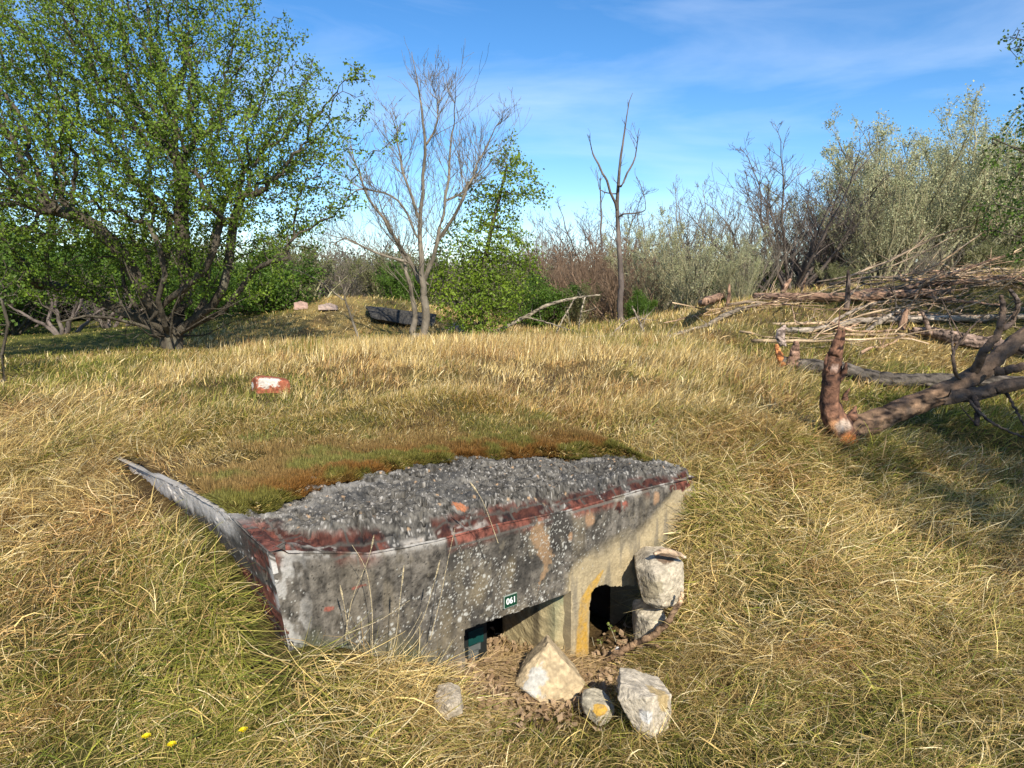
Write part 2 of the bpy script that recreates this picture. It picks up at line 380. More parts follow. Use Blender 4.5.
# front face colours
def brickmix(c, u, z, m, s):
    """brick showing in the mask m, with pale joints"""
    row = np.floor(z/.078); fu = (u/.215+.5*(row % 2)) % 1; fz = (z/.078) % 1
    j = np.minimum(np.minimum(fu, 1-fu)*.215, np.minimum(fz, 1-fz)*.078)
    rnd = h3(np.floor(u/.215+.5*(row % 2)), row, row*0, s)
    bc = np.array([.15, .052, .036])*(.5+.8*rnd)[..., None]*np.clip(fbm(u*34, z*34, s=s+1, o=5, g=.65)*3-.7, .2, 1.7)[..., None]
    joint = sstep(.007, .003, j)
    bc = mixc(bc, (.10, .088, .075), joint)
    return c*(1-m[..., None]) + bc*m[..., None]
def face_col(u, w, h):
    n = fbm(u*4, w*4, s=21, o=6); n2 = fbm(u*30, w*30, s=22, o=6, g=.72); st = fbm(u*9, w*1.6, s=23, o=5)
    c = np.stack([n*0+.105, n*0+.093, n*0+.077], -1)*np.clip(n2*3.0-.55, .2, 2.2)[..., None]
    c = mixc(c, (.028, .026, .023), sstep(.46, .62, n)*.7)
    c = mixc(c, (.17, .14, .095), sstep(.5, .66, st)*.6*sstep(.1, .5, u)*(.5+n2))
    dr = fbm(u*34, w*3.2, s=26, o=5, g=.6); c = mixc(c, (.022, .020, .018), sstep(.54, .62, dr)*.38*sstep(.1, .45, w+.2*(n-.5)))
    c = mixc(c, (.20, .17, .12), sstep(.57, .66, fbm(u*13, w*9, s=27, o=6, g=.65))*.4*sstep(.2, .7, u))
    dp, vp = spots(u*75, w*75, 28, 1.0); c = mixc(c, (.015, .014, .012), (vp < .16)*sstep(.3, .15, dp))
    # right bay: pale ochre cement, darker towards the top
    bayc = np.array([.36, .29, .175])*(.62+.7*n2)[..., None]*(.75+.5*st)[..., None]
    low = sstep(.03, -.08, w - np.interp(u, [1.3, 1.45, 1.7, 1.95, 2.15, 2.3], [.22, .30, .34, .38, .52, .62]) + .16*(n-.5))
    m = sstep(1.34, 1.39, u + .05*(n2-.5))*low
    c = c*(1-m[..., None]) + bayc*m[..., None]
    c = mixc(c, (.36, .30, .21), sstep(2.08, 2.25, u+.12*(n-.5))*.8)
    c = mixc(c, (.12, .11, .09), sstep(.52, .64, fbm(u*14, w*2.2, s=24))*m*.6)
    c = mixc(c, (.09, .12, .06), sstep(.52, .7, fbm(u*7, w*3, s=25))*m*sstep(.15, -.1, w)*.7)
    # yellow paint beside and over the doorway
    PL = [(584, 664, .045), (584, 640, .042), (585, 618, .036), (587, 602, .034), (593, 590, .026), (600, 580, .016), (605, 572, .006)]
    pu = np.array([fuz(a_, b_)[0] for a_, b_, _ in PL]); pz = np.array([fuz(a_, b_)[1] for a_, b_, _ in PL]); pwid = np.array([q_[2] for q_ in PL])
    best = np.full(u.shape, 9.)
    for i_ in range(len(PL)-1):
        du_, dz_ = pu[i_+1]-pu[i_], pz[i_+1]-pz[i_]; t_ = np.clip(((u-pu[i_])*du_+(w-pz[i_])*dz_)/(du_**2+dz_**2), 0, 1)
        best = np.minimum(best, np.hypot(u-pu[i_]-t_*du_, w-pz[i_]-t_*dz_)/(pwid[i_]+t_*(pwid[i_+1]-pwid[i_])))
    yk = sstep(1.15, .75, best+.7*(n2-.5)+.5*(n-.5)); c = mixc(c, (.42, .25, .045), yk*np.clip(n2*2.2-.35, .1, 1))
    ya = sstep(1.1, .7, np.hypot((u-fuz(621, 594)[0])/.07, (w-fuz(621, 594)[1])/.022)+.8*(n2-.5)); c = mixc(c, (.48, .30, .07), ya*.8)
    # ochre run on the dark face
    xr = 1.205+.03*np.sin(w*22)+.05*(n2-.5); wd = np.interp(w, [.24, .30, .4, .52, .56], [.0, .022, .034, .045, .01])
    c = mixc(c, (.26, .165, .09), sstep(1.3, .7, np.abs(u-xr)/np.maximum(wd, 1e-3)+2.5*(fbm(u*25, w*25, s=29, o=4)-.5))*sstep(.22, .27, w)*(.5+.6*n2))
    for (a, b, r_) in ((1.50, .50, .03), (1.98, .50, .026), (1.38, .44, .015)):
        c = mixc(c, (.27, .17, .10), sstep(1.2, .6, np.hypot((u-a), (w-b)*.7)/r_ + (n2-.5)*1.2))
    for (a, b, ra, rb, k) in ((.86, .33, .05, .09, .6), (.70, .24, .04, .12, .5), (1.03, .38, .03, .07, .6), (.45, .2, .1, .1, .3)):
        c = mixc(c, (.17, .135, .08), k*sstep(1.4, .4, np.hypot((u-a)/ra, (w-b)/rb)+(n-.5)*2))
    # lichen: white dots, denser in some places
    for sc, s_, dn in ((26, 51, .05), (48, 53, .10), (90, 55, .16), (140, 58, .16)):
        d, v = spots(u*sc, w*sc*.95, s_, 1.0)
        dens = sstep(.42, .68, fbm(u*6, w*6, s=57, o=4))*dn*1.3*(1-.8*m)*sstep(1.9, 1.2, u)*sstep(.05, .25, w+.05)
        c = mixc(c, (.42, .41, .37), .9*(v < dens)*sstep(.42*(.4+.6*v/np.maximum(dens, .01)), .25*(.4+.6*v/np.maximum(dens, .01)), d + .25*(n2-.5)))
    # whitish crust near the left corner and along the broken top edge
    k = sstep(.14, .0, u-.02)*sstep(.55, .66, fbm(u*22, w*14, s=61, o=5))
    c = mixc(c, (.30, .285, .26), k)
    te = top_z(u)-w
    k = sstep(.03, .006, te)*sstep(.48, .6, fbm(u*22, w*40, s=63, o=5, g=.6)); c = mixc(c, (.34, .32, .29), k*.8)
    # brick showing where render has come off
    k = sstep(.07, .02, te + .05*(fbm(u*8, w*0, s=65)-.5))*sstep(.46, .54, fbm(u*3.3, w*0+1, s=66, o=4))*(u < 2.3); c = brickmix(c, u, w, k, 71)
    for (a, b, ra, rb) in ((.19, .455, .03, .010), (.33, .50, .04, .010), (2.22, .53, .1, .035), (1.72, .52, .05, .03)):
        k = sstep(1.15, .85, np.hypot((u-a)/ra, (w-b)/rb)+2.2*(n2-.5)+1.6*(fbm(u*18, w*30, s=67, o=4)-.5)); c = brickmix(c, u, w, k, 73)
    g = sstep(.14, .0, h)*.6; c = mixc(c, (.10, .11, .055), g*sstep(.4, .6, n))
    return np.clip(c, .01, .9)
cf = face_col(Uf, Wf, Wf-np.interp(Uf, [0, .3, .8, 1.5, 2.3], [.35, .25, 0, -.2, .45]))
keep = ~(hole[:-1, :-1] | hole[1:, :-1] | hole[:-1, 1:] | hole[1:, 1:])
Fq = grid_faces(nu, nw, keep)
# give the skin an edge: push its boundary inwards
def with_rim(V, Fq, C_, off):
    e = np.concatenate([Fq[:, [0, 1]], Fq[:, [1, 2]], Fq[:, [2, 3]], Fq[:, [3, 0]]]); key = np.sort(e, 1)
    kk = key[:, 0].astype(np.int64)*len(V)+key[:, 1]; un, inv, cnt = np.unique(kk, return_inverse=True, return_counts=True)
    be = e[cnt[inv] == 1]; bv = np.unique(be); mp_ = -np.ones(len(V), int); mp_[bv] = np.arange(len(bv))+len(V)
    V2 = np.vstack([V, V[bv]+(off(bv) if callable(off) else off)]); C2 = np.vstack([C_, C_[bv]])
    return V2, np.vstack([Fq, np.stack([be[:, 1], be[:, 0], mp_[be[:, 0]], mp_[be[:, 1]]], 1)]), C2
Vf = np.stack([Xf, Yf, Wf], -1).reshape(-1, 3)
def rim_off(bv):
    u_, w_ = Uf.ravel()[bv], Wf.ravel()[bv]; o = np.tile([*(Id*.24), 0.], (len(bv), 1))
    top = w_ > top_z(u_)-.01; o[top] = [*(Id*.06), -.12]
    o[u_ < .01] = [*(Fd*.08+Id*.05), 0.]; o[u_ > LW-.01] = [*(Id*.12-Fd*.05), -.02]; return o
Vf2, Ff2, Cf2 = with_rim(Vf, Fq, cf.reshape(-1, 3), rim_off)
front_wall = mesh_np("front_wall", Vf2, Ff2, M_conc, Cf2, parent=bunker, base=BB)
front_wall['label'] = "dark lichen spotted concrete front wall"

def prism_uv(poly_uv, z0, z1, name, mat, colfn=None, step=.02, parent=bunker, base=None):
    """vertical walls following a plan outline (u, v), subdivided for colour"""
    V = []; Fc = []; C_ = []; n = 0
    pts = []
    for (a, b) in zip(poly_uv[:-1], poly_uv[1:]):
        k = max(1, int(np.hypot(b[0]-a[0], b[1]-a[1])/step))
        for i in range(k): pts.append((a[0]+(b[0]-a[0])*i/k, a[1]+(b[1]-a[1])*i/k))
    pts.append(poly_uv[-1]); pts = np.array(pts); m = int((z1-z0)/step)+1; zz = np.linspace(z0, z1, m)
    PU, ZZ = np.meshgrid(pts[:, 0], zz, indexing='ij'); PV, _ = np.meshgrid(pts[:, 1], zz, indexing='ij')
    r_ = (fbm(PU*20+PV*20, ZZ*20, s=88, o=4)-.5)*.012
    Xx, Yy = xy(PU+r_, PV+r_)
    c = colfn(PU, PV, ZZ) if colfn else None
    o = mesh_np(name, np.stack([Xx, Yy, ZZ], -1).reshape(-1, 3), grid_faces(len(pts), m), mat, None if c is None else c.reshape(-1, 3), parent=parent, base=BB if base is None else base)
    return o
def pier_col(u, v, z):
    n = fbm((u+v)*9, z*4, s=91, o=5); n2 = fbm((u-v)*40, z*40, s=92, o=4)
    c = np.stack([n*0+.42, n*0+.35, n*0+.20], -1)*(.5+.9*n2)[..., None]
    c = mixc(c, (.20, .24, .15), sstep(.45, .6, n)*sstep(.17, .05, v)*.8)
    k = sstep(.035, .012, np.abs(v-.215)); c = mixc(c, (.10, .08, .05), k*.8)
    return c
pw = UW1+.012
pier = prism_uv([(pw+.02, REC+.002), (pw-.028, .10), (pw-.042, .20), (pw-.045, .24), (pw-.05, .46), (pw+.25, .5)], ZB, .34, "window_pier", M_conc, pier_col, .012)
# roof slab: rough exposed concrete with a broken brick course at its front edge
un_ = int(LW/.005); vn = 190
ur = np.linspace(0, LW, un_); vr = np.concatenate([np.linspace(-.0, 1.05, 180), np.linspace(1.1, VD, 10)])
Ur, Vr = np.meshgrid(ur, vr, indexing='ij')
bu, bvv, bz = [], [], []
for a, b, c in band_px:
    p = atZ(a, b, c); q = uv(p[0], p[1]); bu.append(q[0]); bvv.append(max(q[1], .03)); bz.append(c)
bu = np.array(bu); bvv = np.array(bvv)
bv_ = np.interp(Ur, bu, bvv); bv_ = np.clip(bv_ + .03*(fbm(Ur*10, Ur*0, s=95)-.5), .02, .3)
rough = (fbm(Ur*5, Vr*8, s=96, o=7, g=.66)-.5)*.10 + (fbm(Ur*48, Vr*48, s=97, o=4, g=.7)-.5)*.018
peb, pv_ = spots(Ur*38, Vr*38, 98, .75); rg = 1-np.abs(fbm(Ur*7, Vr*11, s=121, o=4)-.5)*2; rough -= .035*sstep(.93, .99, rg)
rough += .002*sstep(.5, .1, peb)*(pv_ < .4)
tband = sstep(-.04, .085, Vr-bv_+.03*(fbm(Ur*8, Vr*8, s=118, o=2)-.5))
Zr = lerp(top_z(Ur)+.012*sstep(.02, .08, Vr)-.012+(fbm(Ur*20, Vr*20, s=99)-.5)*.02, roof_z(Ur, Vr)+rough, tband)
Zr = lerp(Zr, top_z(Ur)-.004, sstep(.02, .0, Vr)); Zr -= .20*sstep(.06, .45, Vr-moss_v(Ur))
Zr += .016*(1-tband)*(fbm(Ur*12, Vr*25, s=117)-.5)*sstep(.0, .03, Vr)
ltop_ = np.interp(Vr, [0, .12, .35, .9, 1.5, 2.2], [.707, .715, .742, .715, .665, .612])
Zr = lerp(ltop_-.002+.008*(fbm(Ur*30, Vr*30, s=119)-.5), Zr, sstep(.04, .075, Ur+.02*(fbm(Ur*5, Vr*12, s=120)-.5)))
Zs_ = lerp(top_z(Ur), roof_z(Ur, Vr), tband); dz_ = np.diff(Zs_, axis=1, prepend=Zs_[:, :1]); dv_ = np.diff(Vr, axis=1, prepend=Vr[:, :1])
Sv = np.cumsum(np.hypot(dz_, dv_), axis=1)
Xr, Yr = xy(Ur, Vr+ .012)
nr = fbm(Ur*6, Vr*6, s=101, o=5); nr2 = fbm(Ur*60, Sv*60, s=102, o=4, g=.7)
cr = np.stack([nr*0+.098, nr*0+.09, nr*0+.077], -1)*(.55+.9*fbm(Ur*3.5, Vr*5, s=115, o=5))[..., None]*(np.clip(nr2*3.2-.75, .12, 2.2))[..., None]
cr = mixc(cr, (.05, .05, .05), sstep(.5, .65, nr)*.5)
for sc_, s_, dn, cl in ((40, 103, .07, (.30, .28, .25)), (85, 104, .16, (.34, .32, .29)), (40, 105, .05, (.36, .24, .14)), (62, 106, .08, (.05, .05, .05))):
    d, v = spots(Ur*sc_, Sv*sc_, s_, 1.0); cr = mixc(cr, cl, (v < dn)*sstep(.34, .2, d))
cr = mixc(cr, (.33, .31, .28), sstep(.10, .0, np.abs(Vr-moss_v(Ur)+.06))*.45*sstep(.45, .6, nr))
kb = sstep(.75, .4, tband)*sstep(.40, .48, fbm(Ur*3.3, Ur*0+1, s=66, o=4)+.05)
kb = kb*sstep(.30, .42, fbm(Ur*16, Sv*22, s=116, o=5, g=.65))
crb = brickmix(cr, Ur, Sv+.012, kb, 109)
cr = crb*lerp(1, .55, kb)[..., None]
kl = sstep(.085, .03, Ur)*sstep(.3, .4, Vr)*sstep(.35, .5, nr2+.1); cr = mixc(cr, (.46, .43, .39), kl*.8)
kw = sstep(.02, .006, np.abs(Vr-bv_*.45-.01))*sstep(.45, .55, fbm(Ur*5, Vr*5, s=111)); cr = mixc(cr, (.36, .33, .29), kw*.7*sstep(.42, .56, fbm(Ur*26, Vr*60, s=112, o=4)))
k = sstep(1.1, .8, np.hypot((Ur-.86)/.035, (Vr-.12)/.022)+.9*(nr2-.5)); cr = mixc(cr, (.38, .14, .06), k*.8)
# red brick corner
k = sstep(.16, .10, Ur + .10*(nr-.5))*sstep(.34, .25, Vr+.1*(nr-.5))*sstep(.4, .5, nr2+.1); cr = brickmix(cr, Vr, Ur*.7, k*.8, 113)
roof = mesh_np("roof", np.stack([Xr, Yr, Zr], -1).reshape(-1, 3), grid_faces(un_, 190), M_conc, np.clip(cr, .01, .9).reshape(-1, 3), parent=bunker, base=BB)
roof['label'] = "rough grey exposed concrete roof edge with red brick course"
# underside of the roof, back wall and inner left wall close the dark room
def box_uv(name, a, b, c, d, z0, z1, mat, parent, base, col=None):
    q = [(a, c), (b, c), (b, d), (a, d)]; V = [(*xy(*t), z) for z in (z0, z1) for t in q]
    Fc = np.array([[0, 3, 2, 1], [4, 5, 6, 7], [0, 1, 5, 4], [1, 2, 6, 5], [2, 3, 7, 6], [3, 0, 4, 7]])
    return mesh_np(name, np.array(V), Fc, mat, None if col is None else np.tile(col, (8, 1)), parent=parent, base=base)
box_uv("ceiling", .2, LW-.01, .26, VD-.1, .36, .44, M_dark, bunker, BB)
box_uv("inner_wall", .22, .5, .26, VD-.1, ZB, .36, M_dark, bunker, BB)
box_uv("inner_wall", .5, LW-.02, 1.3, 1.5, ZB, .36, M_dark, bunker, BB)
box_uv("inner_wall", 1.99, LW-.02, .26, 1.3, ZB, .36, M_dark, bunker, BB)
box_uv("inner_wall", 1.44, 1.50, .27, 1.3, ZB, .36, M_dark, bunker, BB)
# left side wall
lv = np.linspace(-.0, VD, 480); lw = np.linspace(0, 1, 120)
Lv, Lt = np.meshgrid(lv, lw, indexing='ij')
def ltop(v): return np.interp(v, [0, .12, .35, .9, 1.5, 2.2], [.707, .715, .742, .715, .665, .612])
Lz = .1 + (ltop(Lv)-.1)*Lt
lr = (fbm(Lv*6, Lz*6, s=121, o=6, g=.6)-.5)*.010
lu = .05*np.clip((.70-Lz)/.34, 0, 1.6) + lr*np.clip(Lv*8, 0, 1) + .006*(1-Lt)
lu += .005*sstep(.5, .56, fbm(Lv*6, Lz*10, s=122, o=4))*sstep(.02, .1, Lv)
Xl, Yl = xy(lu, Lv)
ln = fbm(Lv*5, Lz*5, s=123, o=5); ln2 = fbm(Lv*40, Lz*40, s=124, o=4, g=.65)
cl = np.stack([ln*0+.062, ln*0+.055, ln*0+.047], -1)*(.4+1.2*ln2)[..., None]
kk = np.clip(1-np.abs(Lz-.47)/.16 + .8*(ln-.5), 0, 1)*sstep(.4, .3, Lv+.1*(ln-.5)); cl = brickmix(cl, Lv, Lz-.02, sstep(.2, .4, kk), 131)
kk = sstep(.3, .1, Lv)*sstep(.56, .6, Lz+.1*(ln-.5)); cl = brickmix(cl, Lv, Lz, kk*sstep(.45, .55, ln2+.1), 133)
kk = sstep(.10, .05, ltop(Lv)-Lz+.08*(fbm(Lv*22, Lz*16, s=126, o=5)-.5))*sstep(.25, .42, Lv); cl = mixc(cl, (.62, .57, .52), kk*(.4+.8*ln2))
kk = sstep(.05, .01, Lv)*sstep(.5, .62, fbm(Lv*30, Lz*30, s=127)); cl = mixc(cl, (.45, .43, .4), kk)
d, v = spots(Lv*70, Lz*70, 128, 1.); cl = mixc(cl, (.6, .58, .54), (v < .06)*sstep(.35, .2, d))
Lq = grid_faces(480, 120)
Vl2, Fl2, Cl2 = with_rim(np.stack([Xl, Yl, Lz], -1).reshape(-1, 3), Lq, np.clip(cl, .01, .9).reshape(-1, 3), np.array([*(Fd*.02), -.015]))
side = mesh_np("side_wall", Vl2, Fl2, M_conc, Cl2, parent=bunker, base=BB); side['label'] = "left side wall with bare red bricks and a whitewashed top"
# number plate
M_plate = m_noise("green_enamel", [(.3, (.004, .035, .018)), (.7, (.008, .05, .026))], 20, .35, .1)
M_white = m_noise("white_enamel", [(.3, (.62, .65, .62)), (.7, (.8, .82, .8))], 20, .4, .1)
pu0, pz0 = fuz(502.5, 605); pu1, pz1 = fuz(514.5, 594)
su = (pu0+pu1)/2; sz_ = (fuz(502.5, 597)[1]+fuz(502.5, 606)[1]+fuz(514.5, 593)[1]+fuz(514.5, 602)[1])/4
plate = empty("number_plate", (*xy(su, -.018), sz_), "small dark green plate with white number 061 fixed above the window slot", "number plate")
PB = np.array(plate.location); hw, hh = (pu1-pu0)/2, .0245
box_uv("plate_back", su-hw, su+hw, -.016, -.010, sz_-hh, sz_+hh, M_plate, plate, PB)
for (a, b, c, d) in ((su-hw, su-hw+.003, sz_-hh, sz_+hh), (su-hw+.003, su+hw, sz_+hh-.003, sz_+hh), (su-hw+.003, su+hw, sz_-hh, sz_-hh+.002)):
    pass
rimv = box_uv("plate_rim", su-hw-.003, su+hw+.002, -.0145, -.009, sz_-hh-.003, sz_+hh+.003, m_noise("worn_rim", [(.3, (.2, .24, .2)), (.7, (.35, .38, .34))], 30, .5), plate, PB)
fc = bpy.data.curves.new("plate_number", 'FONT'); fc.body = "061"; fc.size = .036; fc.align_x = 'CENTER'; fc.align_y = 'CENTER'; fc.extrude = .0006; fc.offset = .0009
fo = bpy.data.objects.new("plate_number_src", fc); COL.objects.link(fo)
bpy.context.view_layer.update()
me = bpy.data.meshes.new_from_object(fo); bpy.data.objects.remove(fo)
me.materials.clear(); me.materials.append(M_white)
no = bpy.data.objects.new("plate_number", me); COL.objects.link(no); no.parent = plate
Rm = mathutils.Matrix(((Fd[0], 0, -Id[0], 0), (Fd[1], 0, -Id[1], 0), (0, 1, 0, 0), (0, 0, 0, 1)))
no.matrix_local = mathutils.Matrix.Translation(tuple(np.array([*xy(su, -.0175), sz_+.001])-PB)) @ Rm

# dark notice board inside the window slot
M_board = m_noise("board_black", [(.3, (.012, .014, .014)), (.7, (.02, .024, .024))], 20, .5, .1)
M_teal = m_noise("board_teal", [(.3, (.003, .035, .034)), (.7, (.006, .05, .047))], 20, .5, .1)
M_txt = m_noise("board_print", [(.3, (.08, .09, .09)), (.7, (.12, .13, .13))], 20, .5, .1)
VBd = .27
def fv(px, py): p = onF(px, py, VBd); return uv(p[0], p[1])[0], p[2]
bu0, bz1 = fv(460, 626); bu1, bz0 = fv(487, 668)
board = empty("notice_board", (*xy((bu0+bu1)/2, VBd), bz0), "dark board with a teal band standing inside the window slot", "notice board")
NB = np.array(board.location)
box_uv("board_panel", bu0, bu1, VBd, VBd+.015, bz0-.05, bz1, M_board, board, NB)
t0, z1_ = fv(468, 632); t1, z0_ = fv(483, 641)
box_uv("teal_band", t0, t1, VBd-.004, VBd-.001, z0_, z1_, M_teal, board, NB)
for py_, x1_ in ((646, 480), (652, 478), (658, 477)):
    a0, z1_ = fv(468, py_); a1, z0_ = fv(x1_, py_+2)
    box_uv("text_line", a0, a1, VBd-.004, VBd-.001, min(z0_, z1_)-.003, max(z0_, z1_), M_txt, board, NB)

# ------------------------------------------------------------------ rocks
def icos(n):
    import bmesh
    bm = bmesh.new(); bmesh.ops.create_icosphere(bm, subdivisions=n, radius=1); V = np.array([v.co[:] for v in bm.verts]); bm.free(); return V
def hull_rock(name, P3, label, colfn, group=None, cat="stone", sub=4, rough=.012, seed=0):
    import bmesh
    P3 = np.array(P3); bm = bmesh.new()
    for p in P3: bm.verts.new(p)
    r = bmesh.ops.convex_hull(bm, input=bm.verts)
    bmesh.ops.delete(bm, geom=[g for g in r['geom_interior'] if isinstance(g, bmesh.types.BMVert)] , context='VERTS')
    bmesh.ops.triangulate(bm, faces=bm.faces)
    bmesh.ops.bevel(bm, geom=list(bm.edges), offset=.008, segments=1, affect='EDGES', clamp_overlap=True)
    bmesh.ops.triangulate(bm, faces=bm.faces)
    for _ in range(sub):
        el = [e for e in bm.edges if e.calc_length() > .008]
        if el: bmesh.ops.subdivide_edges(bm, edges=el, cuts=1, use_grid_fill=False)
        bmesh.ops.triangulate(bm, faces=bm.faces)
    bm.normal_update()
    V = np.array([v.co[:] for v in bm.verts]); N = np.array([v.normal[:] for v in bm.verts])
    F3 = np.array([[v.index for v in f.verts] for f in bm.faces]); bm.verts.index_update(); bm.free()
    d = (fbm(V[:, 0]*9+seed, V[:, 1]*9, V[:, 2]*9, s=seed, o=5, g=.6)-.5)*rough*2.2 + (fbm(V[:, 0]*40, V[:, 1]*40, V[:, 2]*40, s=seed+3, o=4, g=.7)-.5)*rough*1.3
    V = V+N*d[:, None]; base = np.array([V[:, 0].mean(), V[:, 1].mean(), V[:, 2].min()])
    o = mesh_np(name, V, F3, M_stone, colfn(V, N), base=base, smooth=False); o.location = tuple(base)
    tag(o, label, cat, group); return o
def rock_colfn(base, patches=(), seed=0, fq=24):
    def f(V, N):
        n = fbm(V[:, 0]*fq, V[:, 1]*fq, V[:, 2]*fq, s=seed, o=5); n2 = fbm(V[:, 0]*60, V[:, 1]*60, V[:, 2]*60, s=seed+1, o=4)
        c = np.array(base)[None]*.8*(.45+1.0*n2)[:, None]
        c = mixc(c, np.array(base)*.55, sstep(.5, .68, n)*.6)
        for (p, r, col) in patches:
            dd = np.linalg.norm(V-np.array(p), axis=1)/r + (n-.5)*1.9
            c = mixc(c, np.array(col)*.85, sstep(1.04, .94, dd+.5*(n2-.5))*np.clip(.35+1.3*n2, 0, 1))
        c = c*(.8+.4*n2)[:, None]*(.8+.4*fbm(V[:, 0]*25, V[:, 1]*25, V[:, 2]*90, s=seed+8, o=4))[:, None]
        return np.clip(c, .01, .9)
    return f
def outline_rock(pts, Y, ridge, thick, **k):
    """pts: outline points (px, py, dY), ridge: nearer points, thick: depth of the stone behind"""
    fr = [atY(a, b, Y+c) for a, b, c in pts]; rd = [atY(a, b, Y+c) for a, b, c in ridge]
    cen = np.mean(fr, 0); bk = [cen+(p-cen)*.8+np.array([0, thick, 0]) for p in fr]
    return fr+rd+bk
g = gpt(552, 705, H_ground)
Yr1 = g[1]
r1 = outline_rock([(549, 643, .09), (586, 684, .05), (575, 700, 0), (557, 714, -.03), (541, 706, -.03), (514, 684, .0), (520, 672, .03)], Yr1, [(524, 690, -.05), (540, 703, -.06)], .15)
cw, co_, ct = (.46, .44, .39), (.50, .30, .08), (.40, .33, .21)
hull_rock("rubble_stone", r1, "large pointed tan stone with a white patch below the window slot", rock_colfn((.52, .40, .24), [(atY(541, 672, Yr1-.03), .055, cw), (atY(549, 645, Yr1), .03, cw), (atY(528, 693, Yr1-.05), .05, cw), (atY(513, 684, Yr1-.03), .012, (.4, .12, .05))], 3), rough=.008, seed=3, group="stones by the entrance")
g = gpt(598, 722, H_ground); Y2 = g[1]
hull_rock("rubble_stone", outline_rock([(579, 700, .03), (588, 694, .04), (607, 698, .03), (617, 710, .0), (612, 722, -.02), (598, 728, -.03), (585, 716, 0)], Y2, [(598, 712, -.05), (608, 708, -.03)], .08),
          "small stone with an orange patch between the two bigger stones", rock_colfn((.50, .44, .32), [(atY(600, 707, Y2-.04), .036, (.55, .33, .06))], 5), rough=.006, seed=5, group="stones by the entrance")
g = gpt(648, 735, H_ground); Y3 = g[1]
hull_rock("rubble_stone", outline_rock([(620, 682, .05), (634, 684, .05), (672, 694, .07), (671, 716, .04), (667, 740, .0), (644, 740, -.03), (632, 724, -.02), (617, 700, .01)], Y3, [(646, 698, -.05), (650, 736, -.06)], .14),
          "angular pale grey and ochre stone, lowest and rightmost near the doorway", rock_colfn((.58, .50, .38), [(atY(662, 698, Y3+.03), .05, (.45, .33, .16)), (atY(646, 718, Y3-.05), .03, (.6, .58, .55)), (atY(640, 712, Y3-.05), .012, (.15, .13, .13))], 7), rough=.008, seed=7, group="stones by the entrance")
g = gpt(447, 712, H_ground); Y4 = g[1]-.13
hull_rock("rubble_stone", outline_rock([(433, 698, .03), (447, 693, .04), (461, 700, .03), (463, 714, 0), (448, 722, -.03), (434, 716, -.01)], Y4, [(448, 706, -.05)], .1),
          "weathered grey stone half sunk in grass left of the window slot", rock_colfn((.50, .42, .31), [], 9), rough=.01, seed=9, group="stones by the entrance")
pd = fuz(640, 600)
Yb = gpt(652, 652, H_ground)[1]-.0
hull_rock("rubble_block", outline_rock([(636, 612, .04), (662, 606, .02), (668, 622, -.02), (658, 636, -.04), (640, 652, -.02), (634, 640, .03)], Yb, [(650, 622, -.05)], .16),
          "white stone beside the doorway, under the larger block", rock_colfn((.54, .475, .36), [], 11), rough=.008, seed=11, group="blocks beside the doorway")
hull_rock("rubble_block", outline_rock([(637, 574, .05), (636, 566, .06), (650, 556, .08), (672, 556, .08), (684, 562, .05), (684, 592, .02), (676, 606, .0), (660, 610, -.03), (643, 603, -.02)], Yb+.0, [(655, 575, -.07), (663, 606, -.07), (672, 580, -.03)], .2),
          "large block with tan face and white edge, stacked beside the doorway", rock_colfn((.54, .465, .345), [(atY(650, 588, Yb-.04), .055, (.32, .27, .18)), (atY(645, 596, Yb-.04), .04, (.30, .25, .17)), (atY(664, 558, Yb+.08), .05, (.16, .10, .06))], 13), rough=.008, seed=13, group="blocks beside the doorway")
Y5 = gpt(618, 660, H_ground)[1]
hull_rock("small_stone", outline_rock([(613, 652, .0), (618, 646, .01), (623, 653, 0), (622, 663, -.01), (615, 664, -.01)], Y5, [(618, 656, -.02)], .03),
          "tiny white stone in the grass under the curved branch", rock_colfn((.65, .62, .58), [], 15), sub=2, rough=.003, seed=15)
# brick on the turf
g = gpt(272, 394, surf); Yk = g[1]+.02
bk = [atY(a, b, Yk+c) for a, b, c in ((251, 379, .07), (256, 376, .03), (288, 380, .03), (290, 383, .01), (290, 396, 0), (257, 396, -.02), (256, 378, -.01), (251, 392, .08), (262, 375, .13), (286, 378, .14), (288, 394, .14), (254, 394, .12))]
hull_rock("brick", bk, "broken orange brick with white mortar lying on the turf roof", rock_colfn((.36, .115, .06), [(atY(264, 382, Yk-.01), .048, (.58, .54, .47)), (atY(274, 381, Yk), .042, (.58, .54, .47)), (atY(252, 386, Yk+.05), .03, (.66, .62, .55))], 17, 60), cat="brick", rough=.004, seed=17, sub=4)

